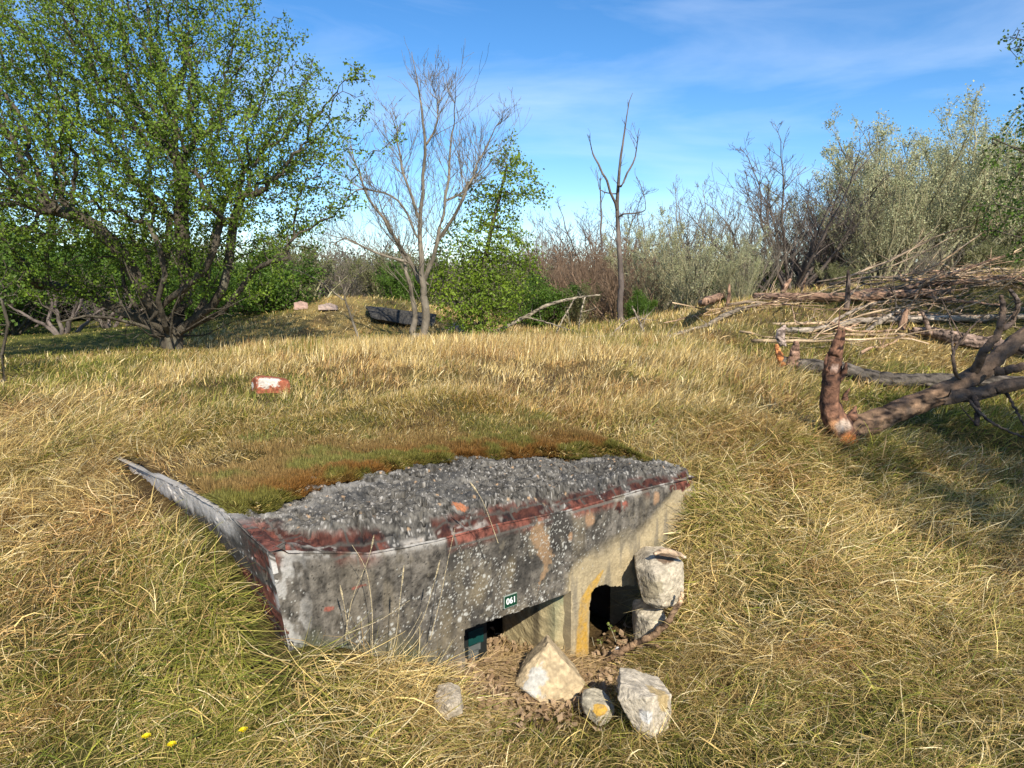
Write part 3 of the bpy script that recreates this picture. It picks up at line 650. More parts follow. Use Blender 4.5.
# ------------------------------------------------------------------ wood
def tube(P3, R3, sides=10, seed=0, lump=.18, caps=True, fine=0.0):
    P3 = np.array(P3, float); n = len(P3); T = np.gradient(P3, axis=0); T /= np.linalg.norm(T, axis=1)[:, None]+1e-9
    ref = np.array([0, 0, 1.]) if abs(T[0][2]) < .8 else np.array([1., 0, 0])
    Nn = np.cross(T, ref); Nn /= np.linalg.norm(Nn, axis=1)[:, None]+1e-9
    for i in range(1, n):
        q_ = Nn[i-1]-T[i]*(Nn[i-1]@T[i]); Nn[i] = q_/(np.linalg.norm(q_)+1e-9)
    Bn = np.cross(T, Nn); a = np.linspace(0, 2*pi, sides, endpoint=False)
    ln_ = np.concatenate([[0], np.cumsum(np.linalg.norm(np.diff(P3, axis=0), axis=1))]); s = ln_/(max(np.mean(R3), 1e-3)*1.1)
    lm = 1+lump*2*(noise(np.cos(a)[None]*1.7+seed+s[:, None]*0, np.sin(a)[None]*1.7+s[:, None]*.0, s[:, None]*.14+a[None]*0, s=seed)-.5)
    if fine: lm = lm+fine*(fbm(np.cos(a)[None]*3.2+s[:, None]*0, np.sin(a)[None]*3.2+s[:, None]*0, s[:, None]*.22+a[None]*0, s=seed+9, o=4, g=.65)-.5)*2
    V = P3[:, None]+(Nn[:, None]*np.cos(a)[None, :, None]+Bn[:, None]*np.sin(a)[None, :, None])*(np.array(R3)[:, None]*lm)[:, :, None]
    i = np.arange(n-1)[:, None]*sides; j = np.arange(sides)[None]; k = (j+1) % sides
    Fq_ = np.stack([i+j, i+sides+j, i+sides+k, i+k], -1).reshape(-1, 4)
    V = V.reshape(-1, 3)
    tr = []
    if caps:
        V = np.vstack([V, P3[0], P3[-1]]); c0, c1 = n*sides, n*sides+1; jj = np.arange(sides); kk_ = (jj+1) % sides
        tr = np.vstack([np.stack([jj*0+c0, jj, kk_], 1), np.stack([jj*0+c1, (n-1)*sides+kk_, (n-1)*sides+jj], 1)])
    return V, Fq_, tr
def spline(pts, n):
    p = np.array(pts, float); k = len(p); t = np.linspace(0, k-1, n); i = np.clip(t.astype(int), 0, k-2); f = (t-i)[:, None]
    p0 = p[np.maximum(i-1, 0)]; p1 = p[i]; p2 = p[i+1]; p3 = p[np.minimum(i+2, k-1)]
    return .5*((2*p1)+(p2-p0)*f+(2*p0-5*p1+4*p2-p3)*f**2+(3*p1-p0-3*p2+p3)*f**3)
def merge(parts):
    V, Q, T, n = [], [], [], 0
    for (v, q, t) in parts:
        V.append(v); Q.append(np.asarray(q)+n)
        if len(t): T.append(np.asarray(t)+n)
        n += len(v)
    return np.vstack(V), [f for f in (np.vstack(Q), np.vstack(T) if T else np.zeros((0, 3), int)) if len(f)]
def wood_col(V, c1, c2, seed=0, ends=None):
    n = fbm(V[:, 0]*7, V[:, 1]*7, V[:, 2]*16, s=seed, o=5); c = np.array(c1)[None]*(1-n)[:, None]*1.3+np.array(c2)[None]*n[:, None]*.9
    c = mixc(c, np.array(c2)*1.35, sstep(.56, .62, fbm(V[:, 0]*11, V[:, 1]*11, V[:, 2]*20, s=seed+6, o=5, g=.6))*.75)
    c = mixc(c, np.array(c1)*.3, sstep(.52, .62, fbm(V[:, 0]*22, V[:, 1]*22, V[:, 2]*50, s=seed+4, o=4)))
    for (p, r, cc) in (ends or []):
        m_ = sstep(1.15, .6, np.linalg.norm(V-np.array(p), axis=1)/r+1.6*(n-.5))[:, None]; c = c*(1-m_)+np.array(cc)[None]*(.35+1.3*fbm(V[:, 0]*30, V[:, 1]*30, V[:, 2]*30, s=seed+12, o=4))[:, None]*m_
    return np.clip(c, .01, .9)
def pxline(l, rs, n=24, seed=0, wob=.01):
    """l: (px, py, Y); rs: radii"""
    p = spline([atY(*q) for q in l], n); r = np.interp(np.linspace(0, 1, n), np.linspace(0, 1, len(rs)), rs)
    k = np.arange(n)*.6; p += wob*np.stack([noise(k, k*0, s=seed)-.5, noise(k, k*0, s=seed+1)-.5, noise(k, k*0, s=seed+2)-.5], 1)
    return p, r
def make_log(name, label, main, subs, c1, c2, ends=(), group=None, seed=0, cat="fallen log", sides=12, n=90, twigs=0):
    p, r = pxline(*main, n=n, seed=seed); base = p[0].copy(); root = empty(name, base, label, cat, group)
    v, q, t = tube(p, r, max(sides, 28) if max(r) > .03 else sides, seed, fine=.30); V, Fc = merge([(v, q, t)])
    mesh_np("trunk", V, Fc, M_log, wood_col(V, c1, c2, seed, ends), parent=root, base=base, smooth=True)
    for k, s_ in enumerate(subs):
        pp, rr = pxline(s_[0], s_[1], n=44, seed=seed+5+k); pr = [tube(pp, rr, 24 if max(rr) > .03 else 7, seed+k, fine=.30)]
        if k == 0 and name == "fallen_tree":      # torn splinters standing at the break
            Rs = random.Random(3)
            for (sx, sy, sr, tx, ty) in ((840, 348, .016, 844, 329), (837, 352, .014, 838, 334), (828, 372, .016, 828, 352), (840, 380, .02, 846, 362), (844, 400, .022, 850, 388), (850, 420, .03, 856, 406)):
                q0, q1 = atY(sx, sy, YL-.02), atY(tx, ty, YL+Rs.uniform(-.05, .05)); qm = (q0+q1)/2+np.array([Rs.uniform(-.015, .015), 0, 0])
                pr.append(tube(spline([q0, qm, q1], 12), np.interp(np.linspace(0, 1, 12), [0, .5, .85, 1], [sr, sr*.75, sr*.35, .003])*np.array([1, 1.1, .9, 1.05, .95, 1, .85, 1, .8, .9, .9, 1]), 7, k+int(sx), lump=.5, fine=.4))
        for _ in range(twigs):
            i = random.randint(3, 42); d = np.array([random.gauss(0, 1), random.gauss(0, 1), random.gauss(.2, .8)]); d /= np.linalg.norm(d); Ln = random.uniform(.1, .35)
            qq = np.array([pp[i]+d*Ln*a + np.array([0, 0, .15*Ln*a*a]) for a in np.linspace(0, 1, 5)]); pr.append(tube(qq, np.linspace(min(.007, rr[i]*.6), .002, 5), 5))
        V, Fc = merge(pr)
        mesh_np("branch", V, Fc, M_log, wood_col(V, s_[2] if len(s_) > 2 else c1, s_[3] if len(s_) > 3 else c2, seed+k, ends), parent=root, base=base, smooth=True)
    return root
BR1, BR2 = (.085, .052, .034), (.29, .18, .105)
OR = (.55, .20, .06)
YL = gpt(842, 442)[1]-.03
make_log("fallen_tree", "big fallen tree with an upright broken stump and orange splintered base, its branches reaching right",
    ([(836, 432, YL), (850, 430, YL+.02), (875, 421, YL+.08), (905, 408, YL+.15), (935, 396, YL+.25), (962, 384, YL+.3), (985, 368, YL+.35), (1008, 348, YL+.4), (1040, 322, YL+.5), (1100, 290, YL+.6)], [.06, .078, .07, .064, .062, .06, .054, .048, .04, .03]),
    [([(848, 441, YL), (838, 424, YL), (830, 402, YL), (832, 380, YL), (834, 360, YL), (838, 345, YL), (841, 333, YL)], [.085, .075, .056, .052, .045, .034, .022], (.07, .035, .024), (.22, .11, .065)),
     ([(940, 398, YL+.25), (975, 394, YL+.2), (1010, 386, YL+.1), (1060, 378, YL)], [.05, .045, .04, .03], (.05, .04, .035), (.14, .11, .09)),
     ([(975, 372, YL+.3), (985, 350, YL+.2), (998, 334, YL+.2), (1003, 312, YL+.2), (1001, 296, YL+.2)], [.03, .028, .025, .02, .012], (.05, .04, .035), (.16, .12, .10)),
     ([(1000, 330, YL+.2), (1012, 322, YL+.2), (1018, 303, YL+.2), (1010, 290, YL+.2)], [.02, .018, .015, .01], (.05, .04, .035), (.16, .12, .10)),
     ([(962, 382, YL+.3), (955, 370, YL+.2), (953, 352, YL+.2), (961, 342, YL+.2), (969, 330, YL+.2), (980, 320, YL+.2)], [.014, .012, .011, .009, .006, .003], (.08, .06, .05), (.2, .15, .12)),
     ([(953, 352, YL+.2), (952, 335, YL+.2), (949, 318, YL+.2)], [.008, .006, .003], (.08, .06, .05), (.2, .15, .12)),
     ([(972, 392, YL+.2), (978, 410, YL+.1), (976, 425, YL)], [.022, .018, .014], (.05, .035, .03), (.10, .07, .05)),
     ([(968, 398, YL+.2), (985, 418, YL), (1010, 432, YL-.1), (1040, 442, YL-.1)], [.012, .01, .008, .006], (.04, .03, .03), (.10, .08, .06)),
     ([(1005, 392, YL+.2), (1015, 408, YL), (1024, 426, YL-.1)], [.01, .008, .006], (.04, .03, .03), (.10, .08, .06)),
     ([(995, 372, YL+.2), (1024, 366, YL+.1), (1070, 350, YL+.1)], [.03, .026, .02], (.08, .05, .04), (.25, .17, .13)),
     ],
    BR1, BR2, [(atY(1000, 352, YL+.38), .5, (.125, .086, .06)), (atY(850, 441, YL-.07), .06, OR), (atY(834, 428, YL-.08), .05, (.5, .25, .12)), (atY(846, 426, YL-.09), .05, (.55, .42, .32)), (atY(835, 370, YL-.07), .03, (.5, .35, .28))], seed=31, twigs=1)
Y6 = gpt(790, 374)[1]-.12
make_log("fallen_log", "long dark fallen log with a torn orange end, lying behind the big fallen tree",
    ([(780, 362, Y6), (800, 365, Y6), (835, 369, Y6-.1), (870, 377, Y6-.2), (910, 381, Y6-.3), (960, 380, Y6-.3), (1060, 384, Y6-.4)], [.05, .065, .07, .062, .055, .05, .045]),
    [([(786, 368, Y6), (780, 356, Y6), (776, 344, Y6)], [.035, .03, .012], (.30, .12, .05), (.6, .25, .09)),
     ([(792, 366, Y6-.05), (795, 352, Y6-.05), (796, 342, Y6-.05)], [.05, .042, .02], (.16, .09, .06), (.36, .22, .15)),
     ([(783, 345, Y6+.3), (780, 335, Y6+.3), (785, 326, Y6+.3)], [.03, .04, .015], (.3, .22, .18), (.5, .4, .33))],
    (.045, .038, .032), (.15, .125, .10), [(atY(778, 362, Y6), .06, OR)], seed=41)
def GL(l, dy=5, off=-.03):
    return [(a, b, gpt(a, b+dy)[1]+off) for a, b in l]
def hillY(px, py, lift=.05):
    p = gpt(px, py+4); return p[1]
def hl(l): return [(a, b, hillY(a, b)-.02) for a, b in l]
PK1, PK2 = (.16, .09, .06), (.46, .29, .19)
make_log("fallen_log", "thick pinkish peeled log along the top of the brush pile",
    (GL([(755, 296), (790, 297), (850, 297), (900, 294), (950, 291)], 7), [.04, .058, .06, .055, .04]),
    [(GL([(850, 295), (905, 288), (960, 282), (1040, 276)], 7), [.05, .045, .035, .02]), ([(905, 288, 9.9), (960, 271, 9.9), (1005, 255, 9.9)], [.03, .02, .01]), (GL([(900, 292), (950, 300), (1000, 305)]), [.03, .02, .012])], PK1, PK2, seed=51, twigs=3)
make_log("fallen_log", "short pinkish log slanting down at the left end of the brush pile",
    (GL([(700, 304), (715, 298), (735, 291), (750, 287)], 10), [.04, .06, .065, .05]), [], PK1, PK2, seed=52)
make_log("fallen_log", "thick brown log low on the slope at the right edge of the brush pile",
    (GL([(912, 330), (935, 333), (960, 339), (1000, 345), (1060, 354)], 6, -.06), [.03, .06, .07, .065, .06]), [([(930, 334, 8.1), (926, 322, 8.1), (922, 312, 8.1)], [.03, .025, .012]), ([(1000, 346, 7.9), (998, 330, 7.8)], [.03, .015])], (.12, .085, .065), (.36, .25, .19), seed=53, twigs=1)
make_log("fallen_log", "grey log across the middle of the brush pile",
    (GL([(780, 330), (820, 329), (850, 322), (900, 319), (960, 318), (1050, 316)], 4, -.05), [.025, .035, .035, .04, .035, .03]), [([(820, 330, 8.7), (850, 312, 8.9), (880, 302, 9.2)], [.02, .017, .01]), ([(866, 331, 8.6), (884, 319, 8.6), (900, 309, 8.8)], [.02, .03, .01]), ([(905, 322, 8.6), (903, 312, 8.6)], [.03, .02])], (.16, .13, .10), (.42, .35, .28), seed=54, twigs=3)
make_log("fallen_branch", "long forked grey branch sloping down to the turf left of the brush pile",
    ([(620, 354, hillY(620, 350)), (650, 345, hillY(650, 342)), (680, 334, 9.4), (705, 327, 9.7), (730, 313, 10.2), (765, 303, 10.6)], [.02, .03, .035, .035, .03, .02]),
    [([(640, 348, 8.8), (670, 338, 9.1), (690, 330, 9.4), (712, 325, 9.6)], [.02, .022, .02, .012]), ([(650, 343, 8.9), (642, 328, 8.9), (632, 306, 8.9)], [.02, .016, .008]), ([(680, 334, 9.4), (720, 331, 9.4), (760, 325, 9.5)], [.018, .012, .006])], (.11, .09, .07), (.33, .27, .2), seed=55, cat="fallen branch", twigs=4)
make_log("fallen_branch", "long curved dead branch arching over the grass behind the green tree",
    ([(478, 342, 11.5), (500, 330, 11.6), (525, 317, 11.7), (548, 305, 11.8), (575, 298, 12), (600, 295, 12.1)], [.03, .03, .028, .025, .02, .01]),
    [([(525, 317, 11.7), (545, 322, 11.5), (570, 330, 11.3)], [.015, .012, .006]), ([(575, 298, 12), (560, 325, 11.8), (556, 340, 11.8)], [.015, .012, .008]), ([(585, 297, 12), (580, 318, 11.8), (578, 338, 11.8)], [.014, .012, .008])], (.13, .11, .08), (.36, .3, .22), seed=56, cat="fallen branch", twigs=3)
make_log("fallen_branch", "thin straight branch lying flat in front of the thicket",
    ([(545, 346, 10.2), (580, 338, 10.3), (610, 336, 10.3), (645, 333, 10.4)], [.008, .015, .016, .01]), [([(610, 336, 10.3), (625, 322, 10.4), (640, 316, 10.5)], [.012, .01, .006])], (.14, .11, .09), (.36, .29, .22), seed=57, cat="fallen branch", twigs=3)
make_log("fallen_branch", "curved brown branch leaning across the doorway in front of the stacked blocks",
    ([(600, 664, Yb-.05), (616, 654, Yb-.10), (632, 646, Yb-.11), (650, 637, Yb-.12), (668, 622, Yb-.12), (679, 604, Yb-.10), (682, 592, Yb-.08)], [.009, .014, .016, .016, .014, .011, .008]),
    [([(632, 646, Yb-.11), (650, 645, Yb-.13), (664, 650, Yb-.15), (672, 654, Yb-.16)], [.01, .009, .008, .004])], (.14, .085, .05), (.36, .24, .14), [(atY(681, 596, Yb-.09), .03, (.6, .42, .25))], seed=58, cat="branch", sides=8)
make_log("wood_chunk", "splintered pale piece of wood lying on top of the large block beside the doorway",
    ([(653, 553, Yb-.0), (664, 551, Yb), (676, 554, Yb), (686, 558, Yb+.02)], [.008, .014, .014, .006]), [], (.30, .20, .12), (.62, .48, .34), seed=59, cat="wood", sides=7, n=14)
make_log("old_plank", "dark rotten stick half buried in grass on the right slope",
    ([(834, 552, gpt(834, 555)[1]), (855, 556, gpt(855, 559)[1]), (880, 560, gpt(880, 563)[1]), (912, 564, gpt(912, 568)[1])], [.006, .014, .015, .008]), [], (.08, .05, .035), (.22, .14, .10), seed=60, cat="stick", sides=7, n=16)
# (stakes)
for k, (px, py, ph, r_, lb) in enumerate([(729, 307, 23, .03, "upright pale stake at the left end of the brush pile, beside the slanting log"), (803, 292, 14, .02, "short pale stake poking up behind the peeled log"), (785, 293, 14, .045, "stubby broken stump behind the peeled log"),
                                    (848, 312, 42, .035, "tall leaning dark post standing behind the peeled log"), (904, 330, 22, .04, "pale sawn stump in the middle of the slope")]):
    Yq = gpt(px, py+2)[1]-.03
    make_log("wooden_stake" if k != 4 else "stump", lb, ([(px-2, py, Yq), (px, py-ph*.5, Yq), (px+3*(k % 3), py-ph, Yq)], [r_, r_*.95, r_*.4]), [], (.07, .05, .04) if k == 3 else PK1, (.2, .15, .12) if k == 3 else PK2, seed=70+k, cat="stake" if k != 4 else "stump", sides=8, n=8)

# ------------------------------------------------------------------ trees
class Skel:
    def __init__(s): s.p = []; s.par = []; s.r = []
    def add(s, p, par, r): s.p.append(p); s.par.append(par); s.r.append(r); return len(s.p)-1
def skel_mesh(Pn, par, r, sides, sel):
    """tubes for the selected edges (child index list)"""
    idx = np.where(sel & (par >= 0))[0]
    if not len(idx): return np.zeros((0, 3)), np.zeros((0, 4), int)
    d = np.zeros_like(Pn); ok = par >= 0; d[ok] = Pn[ok]-Pn[par[ok]]; d /= np.linalg.norm(d, axis=1)[:, None]+1e-9
    best = np.full(len(Pn), -1); order = np.argsort(r); ch = order[par[order] >= 0]; best[par[ch]] = ch    # thickest child wins
    root = ~ok; d[root] = d[np.maximum(best[root], 0)]
    def frame(dd):
        ref = np.array([.31, .17, .93]); n = np.cross(dd, ref); n /= np.linalg.norm(n, axis=1)[:, None]+1e-9; return n, np.cross(dd, n)
    a = np.linspace(0, 2*pi, sides, endpoint=False); ca, sa = np.cos(a), np.sin(a)
    N, B = frame(d); main = best[par[idx]] == idx
    sN = np.where(main[:, None], N[par[idx]], N[idx]); sB = np.where(main[:, None], B[par[idx]], B[idx])
    r0 = np.where(main, r[par[idx]], np.minimum(r[par[idx]], r[idx]*1.25)); r1 = r[idx]
    p0 = Pn[par[idx]]; p1 = Pn[idx]
    A0 = p0[:, None]+(sN[:, None]*ca[None, :, None]+sB[:, None]*sa[None, :, None])*r0[:, None, None]
    A1 = p1[:, None]+(N[idx][:, None]*ca[None, :, None]+B[idx][:, None]*sa[None, :, None])*r1[:, None, None]
    V = np.concatenate([A0, A1], 1).reshape(-1, 3); i = np.arange(len(idx))[:, None]*2*sides; j = np.arange(sides)[None]; k = (j+1) % sides
    return V, np.stack([i+j, i+sides+j, i+sides+k, i+k], -1).reshape(-1, 4)
def leaves_mesh(Pc, n_per, spread, size, cols, seed, up=.3):
    R = np.random.default_rng(seed); N = len(Pc)*n_per
    c = np.repeat(Pc, n_per, 0)+R.normal(0, spread, (N, 3)); d = R.normal(0, 1, (N, 3)); d[:, 2] += up; d /= np.linalg.norm(d, axis=1)[:, None]
    e = np.cross(d, R.normal(0, 1, (N, 3))); e /= np.linalg.norm(e, axis=1)[:, None]+1e-9; nn = np.cross(d, e)
    s = size*R.uniform(.6, 1.3, N)[:, None]
    V = np.stack([c, c+d*s*.5+e*s*.36+nn*s*.1, c+d*s, c+d*s*.5-e*s*.36+nn*s*.1], 1).reshape(-1, 3)
    i = np.arange(N)[:, None]*4
    F3 = np.concatenate([i+np.array([[0, 1, 2]]), i+np.array([[0, 2, 3]])])
    t = R.random(N); cn = noise(c[:, 0]*2.2, c[:, 1]*2.2, c[:, 2]*2.2, s=seed)
    t = np.clip(.5*t+.7*cn-.1, 0, 1)[:, None]; C_ = np.array(cols[0])[None]*(1-t)+np.array(cols[1])[None]*t; C_ *= R.uniform(.75, 1.2, (N, 1))
    return V, F3, np.repeat(C_, 4, 0)
def tree_objs(root, Pn, par, r, mat, base, thr, sides=(8, 4), crown_name="crown", leaf=None):
    thick = r >= thr
    V, Fq_ = skel_mesh(Pn, par, r, sides[0], thick)
    if len(V): mesh_np("trunk", V, Fq_, mat, parent=root, base=base, smooth=True)
    V, Fq_ = skel_mesh(Pn, par, r, sides[1], ~thick)
    mesh_np("twigs" if leaf else crown_name, V, Fq_, mat, parent=root, base=base, smooth=True)
    if leaf:
        Pc, n_per, spread, size, cols, seed = leaf; V, F3, C_ = leaves_mesh(Pc, n_per, spread, size, cols, seed)
        mesh_np("crown", V, F3, M_leaf, C_, parent=root, base=base)
def colonize(stems, lobes, natt, D, di, dk, iters, seed, tip=.003, expo=2.3, jitter=.25, up=0.0):
    R = np.random.default_rng(seed); w = np.array([l[3]**2.3 if len(l) == 4 else (l[3]*l[4]*l[5])**.77 for l in lobes]); w /= w.sum()
    at = []
    for l, ww in zip(lobes, w):
        k = int(natt*ww)+1; q = R.normal(0, 1, (k, 3)); q /= np.linalg.norm(q, axis=1)[:, None]; q *= R.random((k, 1))**(1/2.6)
        rad = np.array([l[3]]*3) if len(l) == 4 else np.array(l[3:6]); at.append(np.array(l[:3])+q*rad)
    at = np.vstack(at); Pn = []; par = []
    for st in stems:
        last = -1 if not Pn or st[0] is None else st[0]
        for q in st[1]: Pn.append(np.array(q, float)); par.append(last); last = len(Pn)-1
    P_ = np.array(Pn); par = list(par)
    near = np.full(len(at), -1); nd = np.full(len(at), 1e9)
    def upd(lo):
        nonlocal near, nd
        new = P_[lo:]
        for a in range(0, len(new), 400):
            dd = np.linalg.norm(at[:, None]-new[None, a:a+400], axis=2); j = dd.argmin(1); m = dd[np.arange(len(at)), j]; b = m < nd
            near[b] = j[b]+lo+a; nd[b] = m[b]
    upd(0); alive = np.ones(len(at), bool)
    for it in range(iters):
        act = alive & (nd < di)
        if not act.any(): break
        v = at[act]-P_[near[act]]; v /= np.linalg.norm(v, axis=1)[:, None]+1e-9
        S = np.zeros_like(P_); np.add.at(S, near[act], v); cnt = np.bincount(near[act], minlength=len(P_)); g_ = np.where(cnt > 0)[0]
        d = S[g_]/cnt[g_][:, None]; d += R.normal(0, jitter, d.shape); d[:, 2] += up; d /= np.linalg.norm(d, axis=1)[:, None]+1e-9
        new = P_[g_]+d*D; lo = len(P_); P_ = np.vstack([P_, new]); par += list(g_)
        upd(lo); alive &= nd > dk
        at_keep = alive; at = at[at_keep]; near = near[at_keep]; nd = nd[at_keep]; alive = np.ones(len(at), bool)
        if len(P_) > 26000: break
    par = np.array(par); r = np.zeros(len(P_)); acc = np.zeros(len(P_)); child = np.zeros(len(P_), bool); child[par[par >= 0]] = True
    for i in range(len(P_)-1, -1, -1):
        r[i] = (acc[i]**(1/expo)) if acc[i] > 0 else tip
        if par[i] >= 0: acc[par[i]] += r[i]**expo
    return P_, par, r, ~child
def px_lobes(l, Y, ppm, dy=.0, squash=1.0):
    out = []
    for (px, py, rp, *yy) in l:
        y = Y+(yy[0] if yy else 0); c = atY(px, py, y); rr = rp*y/FPX; out.append((c[0], c[1], c[2], rr, rr*squash, rr))
    return out

# big hawthorn on the left
hb = gpt(172, 350); HY = 9.1; hb = atY(172, 349, HY); hb[2] -= .1
lob = [(175, 318, 42), (120, 318, 34, -.3), (228, 318, 30), (150, 285, 60), (220, 275, 55, -.3), (85, 285, 45), (275, 262, 35, -.4), (110, 110, 150), (-30, 140, 120), (-60, 240, 90), (235, 95, 95), (250, 170, 85), (318, 110, 50, -.6), (350, 85, 25, -.8), (366, 72, 14, -.7), (372, 128, 20, -.9), (402, 134, 10, -1.0), (345, 200, 22, -.6), (300, 190, 55), (60, 30, 85), (175, 15, 75), (110, -30, 60), (20, 225, 95), (40, 40, 60, 1), (240, 215, 55, -.5), (340, 150, 30, -1.0), (220, 40, 55), (130, 235, 85, .5), (60, 170, 80, -1.2), (180, 150, 80, -1.4), (110, 60, 60, -1)]
stems = [(None, [hb, hb+[0, 0, .25]])]
def S_(a, l): stems.append((a, [atY(px, py, HY+dy) for px, py, dy in l]))
S_(1, [(160, 318, 0), (148, 300, -.1), (138, 282, -.2), (128, 262, -.3), (112, 242, -.4), (95, 226, -.5), (75, 215, -.6), (55, 210, -.7)])
S_(1, [(178, 315, 0), (186, 300, .1), (186, 280, .2), (184, 258, .2), (182, 235, .2), (181, 210, .2), (182, 185, .1), (180, 160, 0)])
S_(1, [(196, 318, -.1), (212, 306, -.2), (222, 290, -.3), (228, 270, -.3), (230, 248, -.3), (233, 225, -.3), (240, 200, -.3)])
S_(1, [(200, 322, 0), (222, 312, -.1), (240, 290, -.2), (254, 270, -.3), (270, 262, -.4), (290, 258, -.5)])
S_(1, [(150, 322, .2), (125, 312, .4), (100, 300, .6), (75, 290, .8), (45, 285, 1.0)])
S_(1, [(150, 320, -.2), (168, 300, -.4), (190, 285, -.6), (205, 270, -.7), (214, 250, -.8), (220, 225, -.8)])
S_(1, [(140, 325, -.2), (110, 318, -.5), (85, 316, -.8), (60, 322, -1)])
S_(1, [(165, 325, -.3), (158, 300, -.5), (165, 275, -.6), (160, 250, -.7), (150, 225, -.7)])
S_(1, [(186, 330, -.2), (206, 318, -.4), (226, 308, -.6), (250, 296, -.7)])
S_(1, [(160, 330, .2), (150, 308, .5), (160, 280, .6), (168, 250, .7), (170, 215, .7)])
S_(1, [(190, 325, .3), (205, 300, .5), (208, 270, .6), (214, 235, .7), (225, 200, .8)])
S_(1, [(150, 335, -.3), (132, 322, -.5), (120, 300, -.6), (112, 275, -.7)])
S_(1, [(205, 335, .2), (232, 322, .3), (262, 315, .3)])
_r = random.Random(4)
for _k in range(9):
    _a = _r.uniform(-1, 1); _x = 172+_r.uniform(-22, 26); _d = _r.uniform(-.5, .5)
    S_(1, [(_x, 335, _d), (_x+_a*22+_r.uniform(-6, 6), 312, _d*1.5), (_x+_a*42+_r.uniform(-10, 10), 290-8*(1-abs(_a)), _d*2), (_x+_a*60+_r.uniform(-12, 12), 262-12*(1-abs(_a)), _d*2.2)])
hawthorn = empty("hawthorn_tree", hb, "big spreading hawthorn with gnarled dark trunk and fresh green leaves, left of the bunker", "tree")
Pn, par, r, tips = colonize(stems, px_lobes(lob, HY, 0, squash=1.05), 11000, .08, .9, .115, 85, 7, tip=.0032, expo=2.3, jitter=.34)
r = np.where(r > .009, np.clip(r*1.55, 0, .14), r)
sel = np.where((r < .019) & (Pn[:, 2] > 1.3))[0]; R_ = np.random.default_rng(5)
dens = noise(Pn[sel, 0]*3.4, Pn[sel, 1]*3.4, Pn[sel, 2]*3.4, s=3); sel = sel[(R_.random(len(sel)) < -.38+2.7*dens)]
print("hawthorn nodes", len(Pn), "leaf clusters", len(sel))
tree_objs(hawthorn, Pn, par, r, M_bark, hb, .02, (9, 4), leaf=(Pn[sel], 13, .034, .034, [(.07, .125, .013), (.22, .32, .03)], 11))

# small green tree
sb = atY(480, 338, 11.4); sgt = empty("hawthorn_tree", sb, "small upright green hawthorn beside the bare tree", "tree")
lob = [(478, 300, 45), (450, 275, 30), (500, 280, 35), (510, 250, 26), (485, 245, 32), (455, 240, 18), (495, 210, 28), (520, 185, 24, -.2), (478, 195, 18), (506, 160, 18), (540, 195, 13), (512, 140, 8), (465, 320, 22), (530, 262, 16), (430, 290, 14)]
stems = [(None, [sb, sb+[.0, 0, .15]]), (1, [atY(482, 310, 11.4), atY(480, 285, 11.4), atY(486, 255, 11.4), atY(492, 225, 11.4), atY(500, 195, 11.4), atY(507, 165, 11.4)]), (1, [atY(465, 315, 11.4), atY(452, 295, 11.4)])]
Pn, par, r, tips = colonize(stems, px_lobes(lob, 11.4, 0), 4200, .06, .8, .085, 70, 17, tip=.003, expo=2.3, jitter=.25)
sel = np.where(r < .012)[0]; sel = sel[np.random.default_rng(2).random(len(sel)) < .75]
tree_objs(sgt, Pn, par, r, M_bark, sb, .015, (7, 4), leaf=(Pn[sel], 7, .045, .045, [(.11, .18, .016), (.26, .36, .035)], 21))

# hawthorn just outside the frame on the right
rb = np.array([*atY(1128, 330, 7.6)]); rb[2] = H_out(rb[0], rb[1])-.05
rt = empty("hawthorn_tree", rb, "green leafed hawthorn reaching in from the right edge", "tree")
lob = [(1075, 190, 62), (1010, 215, 34), (1000, 170, 26), (985, 200, 14), (1020, 140, 24), (1110, 110, 80), (1030, 45, 22), (1012, 36, 9), (1100, 30, 60), (1180, 150, 110), (1050, 250, 40), (992, 232, 14)]
stems = [(None, [rb, rb+[0, 0, .3]]), (1, [atY(1120, 260, 7.6), atY(1105, 220, 7.6), atY(1080, 190, 7.6)]), (1, [atY(1140, 230, 7.7), atY(1140, 150, 7.7), atY(1120, 90, 7.7), atY(1080, 60, 7.6), atY(1045, 46, 7.6), atY(1016, 38, 7.6)]), (1, [atY(1110, 250, 7.5), atY(1070, 225, 7.4), atY(1030, 212, 7.4), atY(996, 204, 7.4), atY(974, 206, 7.4)]), (1, [atY(1110, 215, 7.6), atY(1070, 175, 7.5), atY(1030, 155, 7.5), atY(992, 138, 7.5)]), (1, [atY(1100, 265, 7.6), atY(1050, 245, 7.5), atY(1000, 232, 7.5)])]
Pn, par, r, tips = colonize(stems, px_lobes(lob, 7.6, 0), 4000, .07, 1.2, .10, 70, 27, tip=.003, expo=2.3, jitter=.25)
sel = np.where(r < .012)[0]; sel = sel[np.random.default_rng(2).random(len(sel)) < .8]
tree_objs(rt, Pn, par, r, M_bark, rb, .015, (7, 4), leaf=(Pn[sel], 7, .035, .036, [(.05, .10, .016), (.13, .21, .028)], 31))

# small tree at the left edge
eb = atY(-6, 395, 6.2); et = empty("hawthorn_tree", eb, "small leafy hawthorn stem at the left edge, in front of the big one", "tree")
stems = [(None, [eb, atY(4, 380, 6.2), atY(2, 355, 6.2), atY(8, 325, 6.2), atY(2, 300, 6.2)])]
Pn, par, r, tips = colonize(stems, px_lobes([(0, 285, 26), (-15, 250, 30), (-40, 300, 40), (10, 320, 10)], 6.2, 0), 420, .06, .7, .09, 40, 37, tip=.0025, expo=2.2)
sel = np.where(r < .01)[0]
tree_objs(et, Pn, par, r, M_bark, eb, .012, (7, 4), leaf=(Pn[sel], 5, .03, .034, [(.06, .11, .016), (.14, .22, .03)], 41))

